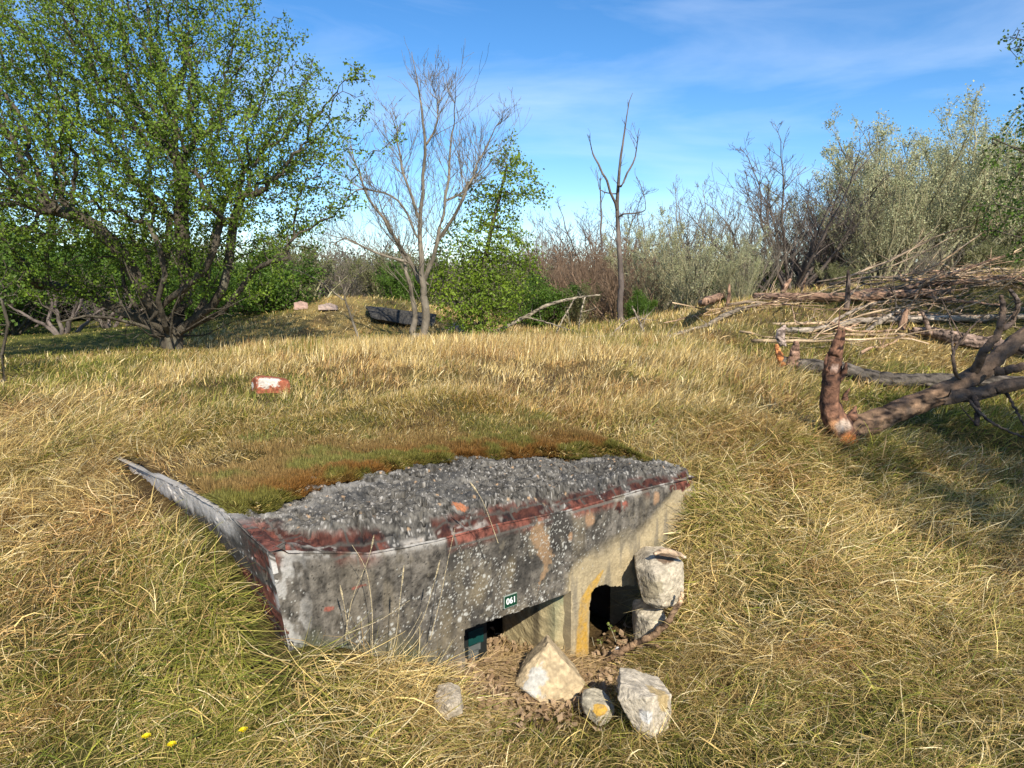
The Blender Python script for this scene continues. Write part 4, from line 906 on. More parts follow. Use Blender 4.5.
# hawthorn behind the viewpoint, whose shade falls on the grass at the lower right
nb = np.array([5.7, -1.3, float(H_out(5.7, -1.3))-.05]); nt_ = empty("hawthorn_tree", nb, "hawthorn standing behind the viewpoint, shading the grass at the lower right", "tree")
Pn, par, r, tips = colonize([(None, [nb, nb+[0, 0, .5], nb+[-.1, .1, 1.2], nb+[-.3, .2, 2.0]])], [(4.1, -.4, 3.9, .8), (4.8, 0., 4.1, .9), (5.5, .4, 4.0, .8), (4.3, .4, 3.5, .4), (5.0, -.9, 3.5, .8), (5.2, .9, 3.7, .6)], 3400, .09, 1.2, .14, 50, 57)
sel = np.where(r < .012)[0]
tree_objs(nt_, Pn, par, r, M_bark, nb, .015, (7, 4), leaf=(Pn[sel], 10, .05, .05, [(.06, .11, .016), (.14, .22, .03)], 51))

# bare trees: leaders and side twigs
def twig_tree(name, label, leaders, mat, base, seed, lev=3, n1=16, l1=.9, r1=.008, upw=.35, spread=.9, group=None, cat="tree", thr=.012, sides=(7, 3), leaf=None, z0=.25):
    R = random.Random(seed); sk = Skel()
    def grow(par, p, d, Ln, r0, lv):
        n = max(3, int(Ln/.09)); seg = Ln/n; ids = []
        for i in range(n):
            d = d+np.array([R.gauss(0, .13), R.gauss(0, .13), R.gauss(0, .1)+upw*.12]); d /= np.linalg.norm(d); p = p+d*seg
            par = sk.add(p, par, max(r0*(1-.75*(i+1)/n), .0022)); ids.append((par, p, d))
        if lv < lev:
            k = R.randint(2, 4)+(1 if Ln > .7 else 0)
            for _ in range(k):
                i, q, dd = ids[R.randint(0, len(ids)-1)]; nd = dd+np.array([R.gauss(0, spread*.6), R.gauss(0, spread*.6), R.gauss(.15, .35)]); nd /= np.linalg.norm(nd)
                grow(i, q, nd, Ln*R.uniform(.35, .65), max(r0*.55, .003), lv+1)
    for (pts, rs) in leaders:
        p = spline(pts, max(8, int(len(pts)*5))); k = np.arange(len(p))*.5; p[1:] += .04*(np.stack([noise(k, k*0, s=seed), noise(k, k*0, s=seed+1), noise(k, k*0, s=seed+2)], 1)-.5)[1:]
        rr = np.interp(np.linspace(0, 1, len(p)), np.linspace(0, 1, len(rs)), rs); last = -1; ids = []
        if len(sk.p):
            A_ = np.array(sk.p); j = int(np.linalg.norm(A_-p[0], axis=1).argmin())
            if np.linalg.norm(A_[j]-p[0]) < .35: last = j; p = p[1:]; rr = rr[1:]
        for i in range(len(p)): last = sk.add(p[i], last, rr[i]); ids.append(last)
        for _ in range(n1):
            t = R.uniform(z0, 1); i = int(t*(len(ids)-1)); d0 = p[min(i+1, len(p)-1)]-p[i] if i < len(p)-1 else p[i]-p[i-1]
            d0 = d0/(np.linalg.norm(d0)+1e-9); ang = R.uniform(0, 2*pi); dd = d0*.8+spread*np.array([cos(ang), sin(ang), .15]); dd /= np.linalg.norm(dd)
            grow(ids[i], p[i], dd, l1*R.uniform(.5, 1.2)*(1.2-.95*t), min(r1, rr[i]*.7), 1)
    Pn = np.array(sk.p); par = np.array(sk.par); r = np.array(sk.r)
    root = empty(name, base, label, cat, group)
    lf = None
    if leaf:
        sel = np.where(r < .006)[0]; sel = sel[np.random.default_rng(seed).random(len(sel)) < leaf[0]]; lf = (Pn[sel], leaf[1], leaf[2], leaf[3], leaf[4], seed)
    tree_objs(root, Pn, par, r, mat, base, thr, sides, leaf=lf)
    return root
bY = 11.0
def PX(l, Y=bY): return [atY(*q, Y+(.15*math.sin(i*1.7+q[0]))) for i, q in enumerate(l)]
bb = atY(424, 340, bY)
twig_tree("bare_tree", "tall leafless tree with pale forked trunk standing behind the bunker", [
    (PX([(424, 340), (425, 310), (423, 280), (420, 240), (422, 190), (425, 140), (420, 95), (412, 52)]), [.065, .06, .045, .034, .027, .02, .013, .004]),
    (PX([(423, 285), (436, 245), (446, 200), (450, 155), (454, 115), (456, 85)]), [.04, .028, .022, .016, .01, .004]),
    (PX([(423, 285), (408, 260), (392, 232), (370, 200), (356, 165), (350, 140)]), [.04, .03, .024, .018, .012, .004]),
    (PX([(412, 338), (414, 310), (408, 275), (398, 245), (384, 215), (372, 180)]), [.055, .04, .027, .018, .012, .004]),
    (PX([(436, 245), (462, 200), (478, 165), (492, 135), (502, 118)]), [.028, .022, .016, .01, .003]),
    (PX([(421, 220), (405, 180), (398, 140), (390, 110)]), [.025, .018, .012, .004]),
    (PX([(424, 150), (438, 115), (432, 80)]), [.02, .012, .003]),
    (PX([(420, 240), (396, 200), (360, 190), (335, 215)]), [.02, .015, .012, .004]),
    (PX([(446, 200), (470, 185), (488, 150)]), [.02, .012, .004]),
    (PX([(408, 260), (380, 255), (350, 240), (330, 245)]), [.025, .018, .012, .004])], M_barkgrey, bb, 101, lev=3, n1=24, l1=.85, r1=.006, upw=.75, spread=.75, z0=.15)
dY = 13.0; db = atY(620, 332, dY)
twig_tree("bare_tree", "thin dead tree with few upright branches, rising above the thicket", [
    (PX([(620, 332), (621, 290), (620, 250), (618, 210), (620, 165), (624, 130), (632, 92)], dY), [.055, .05, .045, .035, .022, .014, .004]),
    (PX([(618, 212), (606, 180), (594, 155), (590, 138)], dY), [.025, .02, .014, .004]), (PX([(620, 190), (634, 160), (640, 128)], dY), [.02, .014, .004]), (PX([(612, 195), (600, 190), (598, 172)], dY), [.012, .01, .003]),
    (PX([(602, 250), (601, 215), (601, 178)], dY), [.02, .014, .01]), (PX([(622, 215), (645, 210), (640, 180)], dY), [.015, .01, .003])], M_barkpurple, db, 111, lev=2, n1=4, l1=.5, r1=.008, upw=.8, spread=.5, z0=.6)
# leaning thin dead sapling near the far mound
twig_tree("dead_sapling", "crooked dead sapling leaning in front of the far mound", [
    (PX([(360, 342), (352, 322), (345, 302), (340, 282), (334, 272)], 10.5), [.02, .018, .014, .01, .004]), (PX([(345, 302), (325, 285), (300, 271), (282, 268)], 10.5), [.012, .01, .008, .003])], M_barkgrey, atY(360, 342, 10.5), 121, lev=2, n1=3, l1=.3, r1=.005, cat="sapling")

# background shrubs: a few kinds, copied
PH = {}
def shrub_proto(name, seed, mat, H=3.0, W=2.6, nst=12, lev=3, n1=9, leaf=None, upw=.6, spread=.8, r0=.03, l1=.8):
    R = random.Random(seed); leaders = []
    for k in range(nst):
        a = 2*pi*k/nst+R.uniform(-.3, .3); w = W/2*R.uniform(.25, 1.0); h = H*R.uniform(.65, 1.0)*(1-.25*(w/(W/2)))
        pts = [np.array([cos(a)*w*t**.8+R.gauss(0, .05), sin(a)*w*t**.8+R.gauss(0, .05), h*t]) for t in np.linspace(0, 1, 5)]; pts[0][2] = -.1
        leaders.append((pts, [r0, r0*.8, r0*.6, r0*.35, .003]))
    o = twig_tree(name, None, leaders, mat, np.zeros(3), seed, lev=lev, n1=n1, l1=l1, r1=.008, upw=upw, spread=spread, cat=None, thr=.016, sides=(6, 3), leaf=leaf, z0=.12)
    z = np.concatenate([np.array([v.co[2] for v in c.data.vertices]) for c in o.children]); PH[o.name] = float(np.percentile(z, 99.7)); return o
LG = [(.34, .36, .17), (.58, .58, .36)]; GR = [(.05, .11, .014), (.13, .22, .025)]; OL = [(.12, .14, .05), (.22, .22, .09)]
protos = {
 'purple': shrub_proto("bare_shrub", 201, M_barkpurple, 3.0, 3.4, 13, 3, 16, upw=.35, spread=1.0, l1=.85),
 'red': shrub_proto("bare_shrub", 202, M_barkred, 2.6, 3.2, 16, 3, 15, upw=.7, spread=.9),
 'grey': shrub_proto("bare_shrub", 203, M_barkgrey, 2.8, 3.0, 13, 3, 14, upw=.6),
 'willow': shrub_proto("willow_shrub", 204, M_barkgreen, 3.2, 3.4, 15, 3, 14, leaf=(.7, 2, .03, .03, LG), upw=1.0, spread=.6),
 'willow2': shrub_proto("willow_shrub", 205, M_barkgreen, 3.4, 3.8, 18, 3, 16, leaf=(.8, 2, .03, .03, LG), upw=1.0, spread=.55),
 'green': shrub_proto("green_shrub", 206, M_bark, 2.0, 2.4, 10, 2, 12, leaf=(1.0, 7, .08, .06, GR), upw=.4),
 'olive': shrub_proto("olive_shrub", 207, M_barkgreen, 2.0, 2.6, 10, 3, 9, leaf=(.6, 3, .05, .045, OL), upw=.5),
 'twisted': shrub_proto("bare_shrub", 208, M_barkpurple, 1.8, 2.4, 6, 3, 7, upw=.1, spread=1.1, r0=.05),
}
first = {k: True for k in protos}
#  px, base py, Y, top py, kind, width factor, label
SH = [
 (790, 300, 16.5, 138, 'purple', 1.0, "dark leafless bush with dense crooked twigs, right of centre behind the brush pile"),
 (850, 300, 18, 172, 'purple', .9, "dark bare bush between the crooked dark one and the tall pale willow"),
 (745, 305, 15, 195, 'grey', .85, "bare grey bush with loose upright twigs, left of the dark bush"),
 (700, 310, 15.5, 178, 'grey', .9, "tall thin bare grey bush rising from the grey green willow"),
 (690, 318, 14, 215, 'willow', 1.0, "grey green willow bush left of the brush pile"),
 (650, 322, 15, 225, 'willow', .8, "grey green willow bush just right of the thin dead tree"),
 (735, 312, 13.5, 240, 'willow', .7, "low grey green willow bush at the left end of the brush pile"),
 (905, 290, 17, 118, 'willow2', 1.0, "tall pale green willow behind the brush pile"),
 (965, 288, 17.5, 108, 'willow2', 1.05, "tallest pale green willow, nearest the right edge"),
 (1040, 288, 18, 112, 'willow2', 1.0, "pale willow cut by the right edge"),
 (880, 292, 16, 165, 'willow', .9, "smaller pale willow at the left foot of the tall ones"),
 (590, 325, 17, 212, 'red', 1.0, "reddish brown bare thicket bush behind the thin dead tree"),
 (620, 328, 15, 235, 'red', .9, "low reddish bare bush at the foot of the thin dead tree"),
 (560, 325, 19, 220, 'red', 1.0, "reddish bare bush left of the thin dead tree"),
 (605, 322, 21, 195, 'purple', 1.0, "dark bare bush far behind the thin dead tree"),
 (540, 328, 21, 215, 'grey', .9, "pale bare bush right of the small green hawthorn"),
 (545, 333, 15, 275, 'green', .9, "low bright green bush right of the small green hawthorn"),
 (515, 333, 17, 262, 'olive', 1.0, "olive bush behind the small green hawthorn"),
 (575, 332, 15, 285, 'olive', .8, "small olive bush under the reddish thicket"),
 (640, 330, 14, 290, 'green', .6, "small green bush under the grey green willow"),
 (715, 318, 17, 262, 'green', .9, "green bush behind the left end of the brush pile"),
 (755, 308, 18, 250, 'green', .7, "green bush at the foot of the dark leafless bush"),
 (840, 300, 15, 262, 'olive', 1.0, "olive undergrowth bush behind the tall leaning post"),
 (260, 322, 15, 250, 'green', 1.2, "bright green bush low behind the big hawthorn's right side"),
 (235, 325, 17, 262, 'green', 1.0, "green bush further back behind the big hawthorn's trunk"),
 (190, 330, 20, 262, 'green', 1.2, "green bush seen through the big hawthorn's stems"),
 (300, 315, 20, 235, 'olive', 1.0, "olive bush right of the big hawthorn"),
 (340, 308, 21, 240, 'grey', 1.0, "grey bare bush behind the far mound's left part"),
 (375, 308, 22, 252, 'olive', 1.0, "olive bush behind the far mound's right part"),
 (310, 310, 24, 225, 'grey', 1.0, "pale bare bush far behind the big hawthorn's right side"),
 (405, 312, 21, 262, 'green', .9, "green bush on the far mound behind the bare tree"),
 (455, 315, 22, 245, 'grey', 1.0, "grey bare bush between bare tree and small green hawthorn"),
 (62, 336, 16.5, 262, 'twisted', 1.0, "twisted bare bush on the lawn under the big hawthorn's left side"),
 (20, 334, 21, 270, 'twisted', 1.0, "twisted bare bush at the far left of the lawn"),
 (110, 334, 19, 262, 'twisted', 1.0, "twisted bare bush right of the lawn, beside the hawthorn trunk"),
 (10, 336, 17, 235, 'green', 1.1, "green bush at the far left behind the lawn"),
 (60, 334, 24, 225, 'green', 1.3, "green bush in the far distance behind the lawn"),
 (130, 332, 25, 235, 'green', 1.3, "distant green bush behind the hawthorn's left stems"),
 (-40, 336, 20, 220, 'green', 1.3, "green bush beyond the left edge of the frame"),
 (1000, 290, 14.5, 240, 'olive', 1.0, "olive bush at the right, under the reaching hawthorn"),
 (820, 300, 20, 165, 'purple', 1.1, "dark bare bush filling the gap behind the two dark bushes"),
 (665, 318, 22, 205, 'grey', 1.1, "pale bare bush behind the grey green willow by the thin dead tree"),
 (635, 325, 19, 215, 'red', 1.1, "reddish bare bush right behind the thin dead tree"),
 (520, 322, 23, 235, 'grey', 1.1, "pale bare bush far behind the small green hawthorn"),
 (930, 290, 21, 125, 'willow2', 1.1, "pale willow filling the gap between the two tallest"),
 (1000, 288, 22, 118, 'willow2', 1.1, "pale willow furthest back at the right edge"),
 (860, 292, 22, 160, 'willow2', 1.0, "pale willow behind the dark bare bush, left of the tallest"),
 (490, 318, 24, 255, 'olive', 1.1, "olive bush low behind the small green hawthorn's trunk"),
 (425, 312, 25, 250, 'olive', 1.2, "olive bush behind the tall bare tree's trunk"),
 (280, 316, 24, 225, 'grey', 1.1, "grey bare bush behind the bright green bush by the big hawthorn"),
 (350, 312, 26, 225, 'purple', 1.1, "dark bare bush at the back, left of the tall bare tree"),
 (395, 312, 24, 235, 'grey', 1.0, "grey bare bush directly behind the tall bare tree"),
 (215, 325, 26, 225, 'grey', 1.2, "grey bare bush far behind the big hawthorn's trunk"),
 (150, 330, 27, 225, 'olive', 1.3, "distant olive bush behind the big hawthorn"),
 (930, 292, 15, 235, 'grey', .9, "bare grey bush at the foot of the tall willows"),
]
used = set(); shrubs = []; PH0 = {k: PH[protos[k].name] for k in protos}
for i, (px, by, Yb_, ty, kd, wf, lb) in enumerate(SH):
    pr = protos[kd]; ty = ty-(4 if kd in ('red', 'grey', 'willow', 'willow2', 'purple') else 0); b = atY(px, by, Yb_); b[2] = min(b[2], float(H_out(b[0], b[1])))-.05; top = atY(px, ty, Yb_)[2]
    H0 = PH0[kd]
    sz = (top-b[2])/H0; rz = random.uniform(0, 6.28)
    if kd in used: o = copy_tree(pr, b, rz, (sz*wf*1.05, sz*wf*1.05, sz))
    else: used.add(kd); o = pr; o.location = tuple(b); o.rotation_euler = (0, 0, rz); o.scale = (sz*wf*1.05, sz*wf*1.05, sz)
    tag(o, lb, "bush" if 'willow' not in kd else "willow", "bushes of the background thicket"); shrubs.append(o)
# a distant ring of scrub behind everything
R2 = np.random.default_rng(8); n = 16000
ang = R2.uniform(-.85, .85, n); dist = R2.uniform(26, 60, n); bx, by_ = np.sin(ang)*dist, np.cos(ang)*dist
hh_ = (.3+2.2*fbm(bx*.12, by_*.12, s=5)+.005*dist)*np.sqrt(R2.random(n))+.1; bz_ = H_out(bx, by_)+hh_*.95
V, F3, C_ = leaves_mesh(np.stack([bx, by_, bz_], 1), 8, .32, .12, [(.07, .075, .04), (.17, .14, .09)], 55)
tag(mesh_np("distant_scrub", V, F3, M_leaf, C_), "distant olive brown scrub closing the view", "scrub", kind='stuff')

# far mound: exposed concrete and stones
Ys = gpt(405, 327)[1]
g1 = [atY(a, b, Ys+c) for a, b, c in ((366, 308, .3), (400, 311, .2), (436, 316, .3), (434, 326, 0), (405, 324, -.1), (372, 318, 0), (366, 306, .9), (436, 314, .9), (405, 332, .6))]
hull_rock("concrete_slab", g1, "dark weathered concrete edge showing in the far grassy mound", rock_colfn((.07, .066, .06), [(atY(375, 307, 15.4), .25, (.4, .33, .28))], 23), cat="concrete", rough=.03, seed=23, sub=3)
Ys2 = gpt(300, 311)[1]
g1 = [atY(a, b, Ys2+c) for a, b, c in ((294, 303, .1), (300, 301, .2), (308, 303, .2), (308, 309, 0), (294, 310, 0), (300, 302, .5))]
hull_rock("rubble_stone", g1, "pinkish stone on the left of the far mound", rock_colfn((.45, .30, .24), [], 24), rough=.02, seed=24, sub=2, group="stones on the far mound")
Ys3 = gpt(328, 312)[1]
g1 = [atY(a, b, Ys3+c) for a, b, c in ((318, 305, .1), (330, 303, .2), (338, 306, .2), (338, 310, 0), (318, 310, 0), (328, 304, .5))]
hull_rock("rubble_stone", g1, "pale flat stone on top of the far mound", rock_colfn((.45, .34, .28), [], 25), rough=.02, seed=25, sub=2, group="stones on the far mound")
Ys4 = gpt(456, 333)[1]
g1 = [atY(a, b, Ys4+c) for a, b, c in ((447, 328, .1), (456, 323, .2), (466, 324, .2), (466, 331, 0), (448, 333, 0), (456, 324, .4))]
hull_rock("rubble_stone", g1, "pinkish stone between the bare tree and the small hawthorn", rock_colfn((.50, .38, .32), [], 26), rough=.02, seed=26, sub=2, group="stones on the far mound")

# ------------------------------------------------------------------ brush pile of dead branches
lab = "%s lying in the brush pile on the right slope"
zones = [(760, 300, 1040, 268, 34), (790, 325, 1040, 300, 17), (860, 318, 1040, 290, 9), (780, 345, 940, 325, 8), (700, 320, 800, 300, 8), (930, 295, 1060, 262, 12), (840, 292, 1040, 272, 22)]
rb_ = random.Random(99); kk = 0
for (x0, y0, x1, y1, cnt) in zones:
    for _ in range(cnt):
        px = rb_.uniform(x0, x1); t = (px-x0)/(x1-x0); py = rb_.uniform(y1, y0)+ (1-t)*4
        p = gpt(px, py+3); p[2] += rb_.uniform(.02, .16 if py < 312 else .07)
        az = rb_.gauss(0, .6)+(pi if rb_.random() < .3 else 0); el = rb_.gauss(.07, .16)
        up_ = (cnt == 22)
        if up_: az = rb_.gauss(0, .4); el = rb_.uniform(.08, .34)
        d = np.array([cos(az)*cos(el), sin(az)*cos(el), sin(el)*(1 if cos(az) > 0 else -1)]); Ln = rb_.uniform(1.0, 2.2) if up_ else rb_.uniform(.6, 1.9); p[2] += .18 if up_ else 0; r0 = rb_.choice([.006, .008, .011, .016, .024])
        n = 12; q = []; pos = p-d*Ln/2; dd = d.copy()
        for i in range(n):
            q.append(pos.copy()); dd = dd+np.array([rb_.gauss(0, .13), rb_.gauss(0, .13), rb_.gauss(-.01, .10)]); dd /= np.linalg.norm(dd); pos = pos+dd*Ln/(n-1)
        q = np.array(q); gz = surf(q[:, 0], q[:, 1])+.015; q[:, 2] = np.maximum(q[:, 2], gz); parts = [tube(q, np.linspace(r0, r0*.35, n), 6, kk)]
        for _ in range(rb_.randint(2, 6)):
            i = rb_.randint(2, n-2); sd = (q[i+1]-q[i]); sd /= np.linalg.norm(sd)+1e-9; sd = sd+np.array([rb_.gauss(0, .4), rb_.gauss(0, .4), rb_.gauss(.2, .4)]); sd /= np.linalg.norm(sd); l2 = rb_.uniform(.15, .6)
            qq = np.array([q[i]+sd*l2*a+np.array([0, 0, -.1*l2*a*a]) for a in np.linspace(0, 1, 6)]); parts.append(tube(qq, np.linspace(r0*.5, .002, 6), 4, kk))
        V, Fc = merge(parts); c1, c2 = rb_.choice([((.28, .19, .115), (.66, .49, .31)), ((.19, .125, .08), (.50, .34, .22)), ((.25, .15, .10), (.60, .40, .26)), ((.15, .11, .08), (.42, .32, .22))])
        o = mesh_np("dead_branch", V, Fc, M_log, wood_col(V, c1, c2, kk), base=q[0], smooth=True); o.location = tuple(q[0]); tag(o, lab % ("%s %s dead branch" % ("thick" if r0 > .012 else "thin", {.28: "bleached", .19: "brown", .25: "reddish", .15: "dark grey"}[c1[0]])), "branch", "dead branches of the brush pile"); kk += 1
print("branches", kk)

# ------------------------------------------------------------------ grass
def normals(x, y):
    e = .04; zx = (surf(x+e, y)-surf(x-e, y))/(2*e); zy = (surf(x, y+e)-surf(x, y-e))/(2*e)
    zx = np.clip(zx, -1.2, 1.2); zy = np.clip(zy, -1.2, 1.2)
    n = np.stack([-zx, -zy, np.ones_like(x)], 1); return n/np.linalg.norm(n, axis=1)[:, None]
# px, py, mean length, end tilt (deg), green 0-1, lay dx, lay dy, density, spread of the kernel
ST = [(60, 470, .24, 95, .15, 1, -.5, 1, .5), (30, 430, .30, 100, .05, 1, -.2, 1, .4), (150, 560, .20, 105, .25, .3, -1, 1, .5), (60, 640, .17, 110, .4, .6, -.8, 1, .5), (230, 600, .30, 100, .12, .7, -.9, 1.3, .3),
      (290, 660, .36, 95, .05, 1.0, -.6, 1.5, .25), (350, 700, .38, 90, .1, 1, -.3, 1.3, .25), (200, 720, .18, 110, .45, .8, -.3, 1, .5), (60, 740, .14, 105, .6, .3, -.5, 1, .4),
      (400, 640, .22, 70, .3, .3, -.5, .8, .15), (430, 750, .16, 90, .55, .5, -.3, 1, .3), (560, 745, .12, 80, .8, .2, -.2, 1, .3), (700, 750, .15, 85, .85, -.3, -.4, 1, .3), (560, 690, .06, 100, .1, 0, -1, .35, .25),
      (500, 660, .05, 100, .1, 0, -1, .3, .2), (640, 640, .06, 90, .6, .2, -1, .35, .12), (660, 660, .10, 90, .6, .2, -1, .6, .12), (600, 672, .05, 90, .1, .2, -1, .2, .12), (720, 560, .12, 95, .3, -.6, -.8, .8, .12), (900, 740, .17, 95, .75, .3, -.6, 1, .4), (690, 640, .22, 105, .35, -.7, -.7, 1.1, .3), (760, 600, .26, 105, .25, -.6, -.8, 1, .4), (850, 620, .24, 108, .35, .6, -.9, 1, .5),
      (980, 660, .24, 105, .4, .7, -.7, 1, .5), (740, 520, .26, 100, .35, -.3, -1, 1.1, .3), (850, 520, .26, 108, .35, .7, -.8, 1, .5), (960, 520, .22, 100, .6, .6, -.7, 1, .5), (720, 450, .20, 80, .5, .2, -.6, 1, .4),
      (800, 440, .20, 90, .4, .4, -.6, 1, .5), (930, 430, .14, 85, .75, .3, -.4, 1, .5), (860, 390, .15, 80, .7, .2, -.4, 1, .6), (690, 400, .20, 75, .15, .7, -.3, 1, .5), (740, 370, .22, 70, .15, .7, -.2, 1, .6), (800, 330, .14, 80, .25, .3, -.3, .9, .8), (950, 300, .12, 85, .2, .2, -.3, .7, .8),
      (250, 440, .055, 75, .25, .4, -.4, 1, .35), (350, 460, .05, 70, .35, .2, -.4, 1, .3), (180, 470, .07, 80, .08, .3, -.4, 1, .3), (450, 430, .06, 60, .45, .2, -.3, 1, .35), (560, 430, .06, 60, .42, .2, -.3, 1, .35), (640, 430, .10, 75, .2, .5, -.5, 1, .3),
      (150, 410, .12, 85, .05, .6, -.3, 1, .4), (300, 385, .09, 60, .08, .3, -.2, 1, .6), (450, 380, .09, 55, .12, .3, -.1, 1, .6), (600, 380, .10, 60, .15, .4, -.1, 1, .6), (350, 350, .17, 35, .0, .3, 0, 1, .8), (500, 350, .17, 35, .0, .3, 0, 1, .8), (200, 370, .15, 50, .0, .5, 0, 1, .6),
      (620, 355, .18, 45, .05, .4, 0, 1, .7), (60, 370, .10, 70, .7, .3, 0, 1, 1.0), (30, 345, .05, 60, 1.0, .2, 0, 1, 1.6), (330, 320, .10, 60, .35, .2, 0, 1, 1.5), (500, 330, .16, 55, .35, .2, 0, 1, 1.2), (600, 332, .16, 55, .3, .2, 0, 1, 1.2)]
SC = []
for s_ in ST:
    p = gpt(s_[0], s_[1]); SC.append((p[0], p[1], *s_[2:]))
SC = np.array(SC)
def style(x, y):
    w = np.exp(-((x[:, None]-SC[None, :, 0])**2+(y[:, None]-SC[None, :, 1])**2)/(2*(SC[None, :, 8]*.75)**2))+1e-7/(1+((x[:, None]-SC[None, :, 0])**2+(y[:, None]-SC[None, :, 1])**2))
    w /= w.sum(1)[:, None]; return w@SC[:, 2:8]
def make_blades(P0, Nn, lay, L, W, th0, th1, S, curl, R):
    n = len(P0); t = np.stack([lay[:, 0], lay[:, 1], np.zeros(n)], 1); t -= Nn*(t*Nn).sum(1)[:, None]; t /= np.linalg.norm(t, axis=1)[:, None]+1e-9
    b = np.cross(Nn, t); pos = P0.copy(); V = np.empty((n, (S+1)*2, 3), np.float32)
    wmix = R.uniform(-.9, .9, n)[:, None]
    for k in range(S+1):
        f = k/S; th = th0+(th1-th0)*f**.8; ph = curl*f
        h = t*np.cos(ph)[:, None]+b*np.sin(ph)[:, None]; d = Nn*np.cos(th)[:, None]+h*np.sin(th)[:, None]
        sd = np.cross(d, h*0+np.cross(d, b)); sd = b*np.cos(ph)[:, None]-t*np.sin(ph)[:, None]; nn = np.cross(d, sd)
        wd = sd+nn*wmix; wd /= np.linalg.norm(wd, axis=1)[:, None]+1e-9
        ww = (W*(1-.85*f**1.5))[:, None]*.5
        V[:, 2*k] = pos-wd*ww; V[:, 2*k+1] = pos+wd*ww; pos = pos+d*(L/S)[:, None]
    i = np.arange(n)[:, None]*(2*(S+1)); k = np.arange(S)[None]*2
    Fq_ = np.stack([i+k, i+k+1, i+k+3, i+k+2], -1).reshape(-1, 4)
    return V.reshape(-1, 3), Fq_
STRAW = np.array([[.67, .50, .20], [.55, .385, .145], [.80, .66, .37], [.38, .25, .10], [.63, .475, .175]])
GREEN = np.array([[.20, .215, .03], [.28, .27, .045], [.12, .155, .022], [.38, .33, .085], [.25, .24, .04]])
ADJ = dict(d=1.0)
def grass_field(name, n, dmin, dmax, S, wbase, seed, label, amax=.80):
    R = np.random.default_rng(seed)
    # points: half in tufts
    q = int(n*2.1); ang = R.uniform(-amax, amax, q); dist = np.sqrt(R.uniform(dmin**2, dmax**2, q)) if dmax < 9 else dmin*(dmax/dmin)**R.random(q)
    nt = q//14; tx = np.sin(ang[:nt])*dist[:nt]; ty = np.cos(ang[:nt])*dist[:nt]; tid = R.integers(0, nt, q//2)
    tsp = .02+.012*dist[tid]
    x = np.concatenate([tx[tid]+R.normal(0, 1, q//2)*tsp, np.sin(ang[q//2:])*dist[q//2:]]); y = np.concatenate([ty[tid]+R.normal(0, 1, q//2)*tsp, np.cos(ang[q//2:])*dist[q//2:]])
    tdir = np.concatenate([R.normal(0, .8, nt)[tid]+R.normal(0, .35, q//2), R.normal(0, 1.15, len(x)-q//2)]); tcol = np.concatenate([R.random(nt)[tid], R.random(len(x)-q//2)]); ts = np.concatenate([R.uniform(.75, 1.3, nt)[tid], np.ones(len(x)-q//2)])
    st = style(x, y); u, v = uv(x, y)
    ins = (u > .0) & (u < LW+.0) & (v > -.015) & (v < VD)
    bad = ins & (v < moss_v(u)+.02) & (u < 2.22); bad |= (u > -.06) & (u < .06) & (v > -.03) & (v < VD-.1)
    bad |= (v > -.14) & (v < .02) & (u > UW0-.05) & (u < ud1+.02)      # keep the openings clear
    gap = .35+.65*sstep(.36, .5, fbm(x*4.5, y*4.5, s=81, o=3))
    keep = (~bad) & (R.random(len(x)) < st[:, 5]/1.5*gap)
    x, y, u, v, st, tdir, tcol, ts = x[keep], y[keep], u[keep], v[keep], st[keep], tdir[keep], tcol[keep], ts[keep]
    if len(x) > n: x, y, u, v, st, tdir, tcol, ts = (a[:n] if a.ndim == 1 else a[:n] for a in (x, y, u, v, st, tdir, tcol, ts)) if False else [a[sel_] for sel_ in [R.permutation(len(x))[:n]] for a in (x, y, u, v, st, tdir, tcol, ts)]
    z = surf(x, y); Nn = normals(x, y); d = np.hypot(x, y)
    wob = (fbm(x*2.4, y*2.4, s=62, o=4, g=.6)-.5)*4.2
    a = np.arctan2(st[:, 4], st[:, 3])+wob+tdir; lay = np.stack([np.cos(a), np.sin(a)], 1)
    L = st[:, 0]*.66*R.uniform(.35, 1.6, len(x))*ts*(.7+.6*fbm(x*2.5, y*2.5, s=66, o=2)); th1 = np.radians(st[:, 1]+R.normal(0, 27, len(x))); th0 = np.radians(np.clip(st[:, 1]*.45+R.normal(0, 20, len(x)), 0, 80))
    W = wbase*(1+.22*np.maximum(d-3, 0))*R.uniform(.5, 1.3, len(x))*np.where(R.random(len(x)) < .07, 2.1, 1)
    n1, n2 = straw_field(x, y); g = np.clip(st[:, 2]*.95-.04+1.4*(n1-.5)+.7*(n2-.5)+.3*(tcol-.5), 0, 1)*.92; isg = R.random(len(x)) < g
    c = np.where(isg[:, None], GREEN[R.integers(0, 5, len(x))], STRAW[R.integers(0, 5, len(x))]); c = c*np.clip(R.lognormal(-.12, .32, (len(x), 1)), .35, 1.6)
    # brown, orange mossy tint right behind the concrete edge
    nearm = ins[keep][:len(x)] if False else ((u > 0) & (u < LW) & (v > 0) & (v < VD)); k = nearm*sstep(.55, .05, v-moss_v(u))*sstep(.3, .5, n2+.15*R.random(len(x)))
    c = np.where((nearm & isg)[:, None], c*np.array([1.15, .92, .85]), c); c = mixc(c, (.24, .14, .035), np.clip(k, 0, 1)*.6)
    rd = (fbm(x*2.1+4, y*2.1, s=44, o=3) > .58)&(R.random(len(x)) < .5); c = np.where(rd[:, None], c*np.array([.85, .72, .68]), c)
    vq = v-moss_v(u); L = np.where(nearm, np.minimum(L, (.03+.06*sstep(.2, 1.2, vq)+.05*sstep(1.2, 2.2, vq))*(.6+.9*R.random(len(x)))), L)
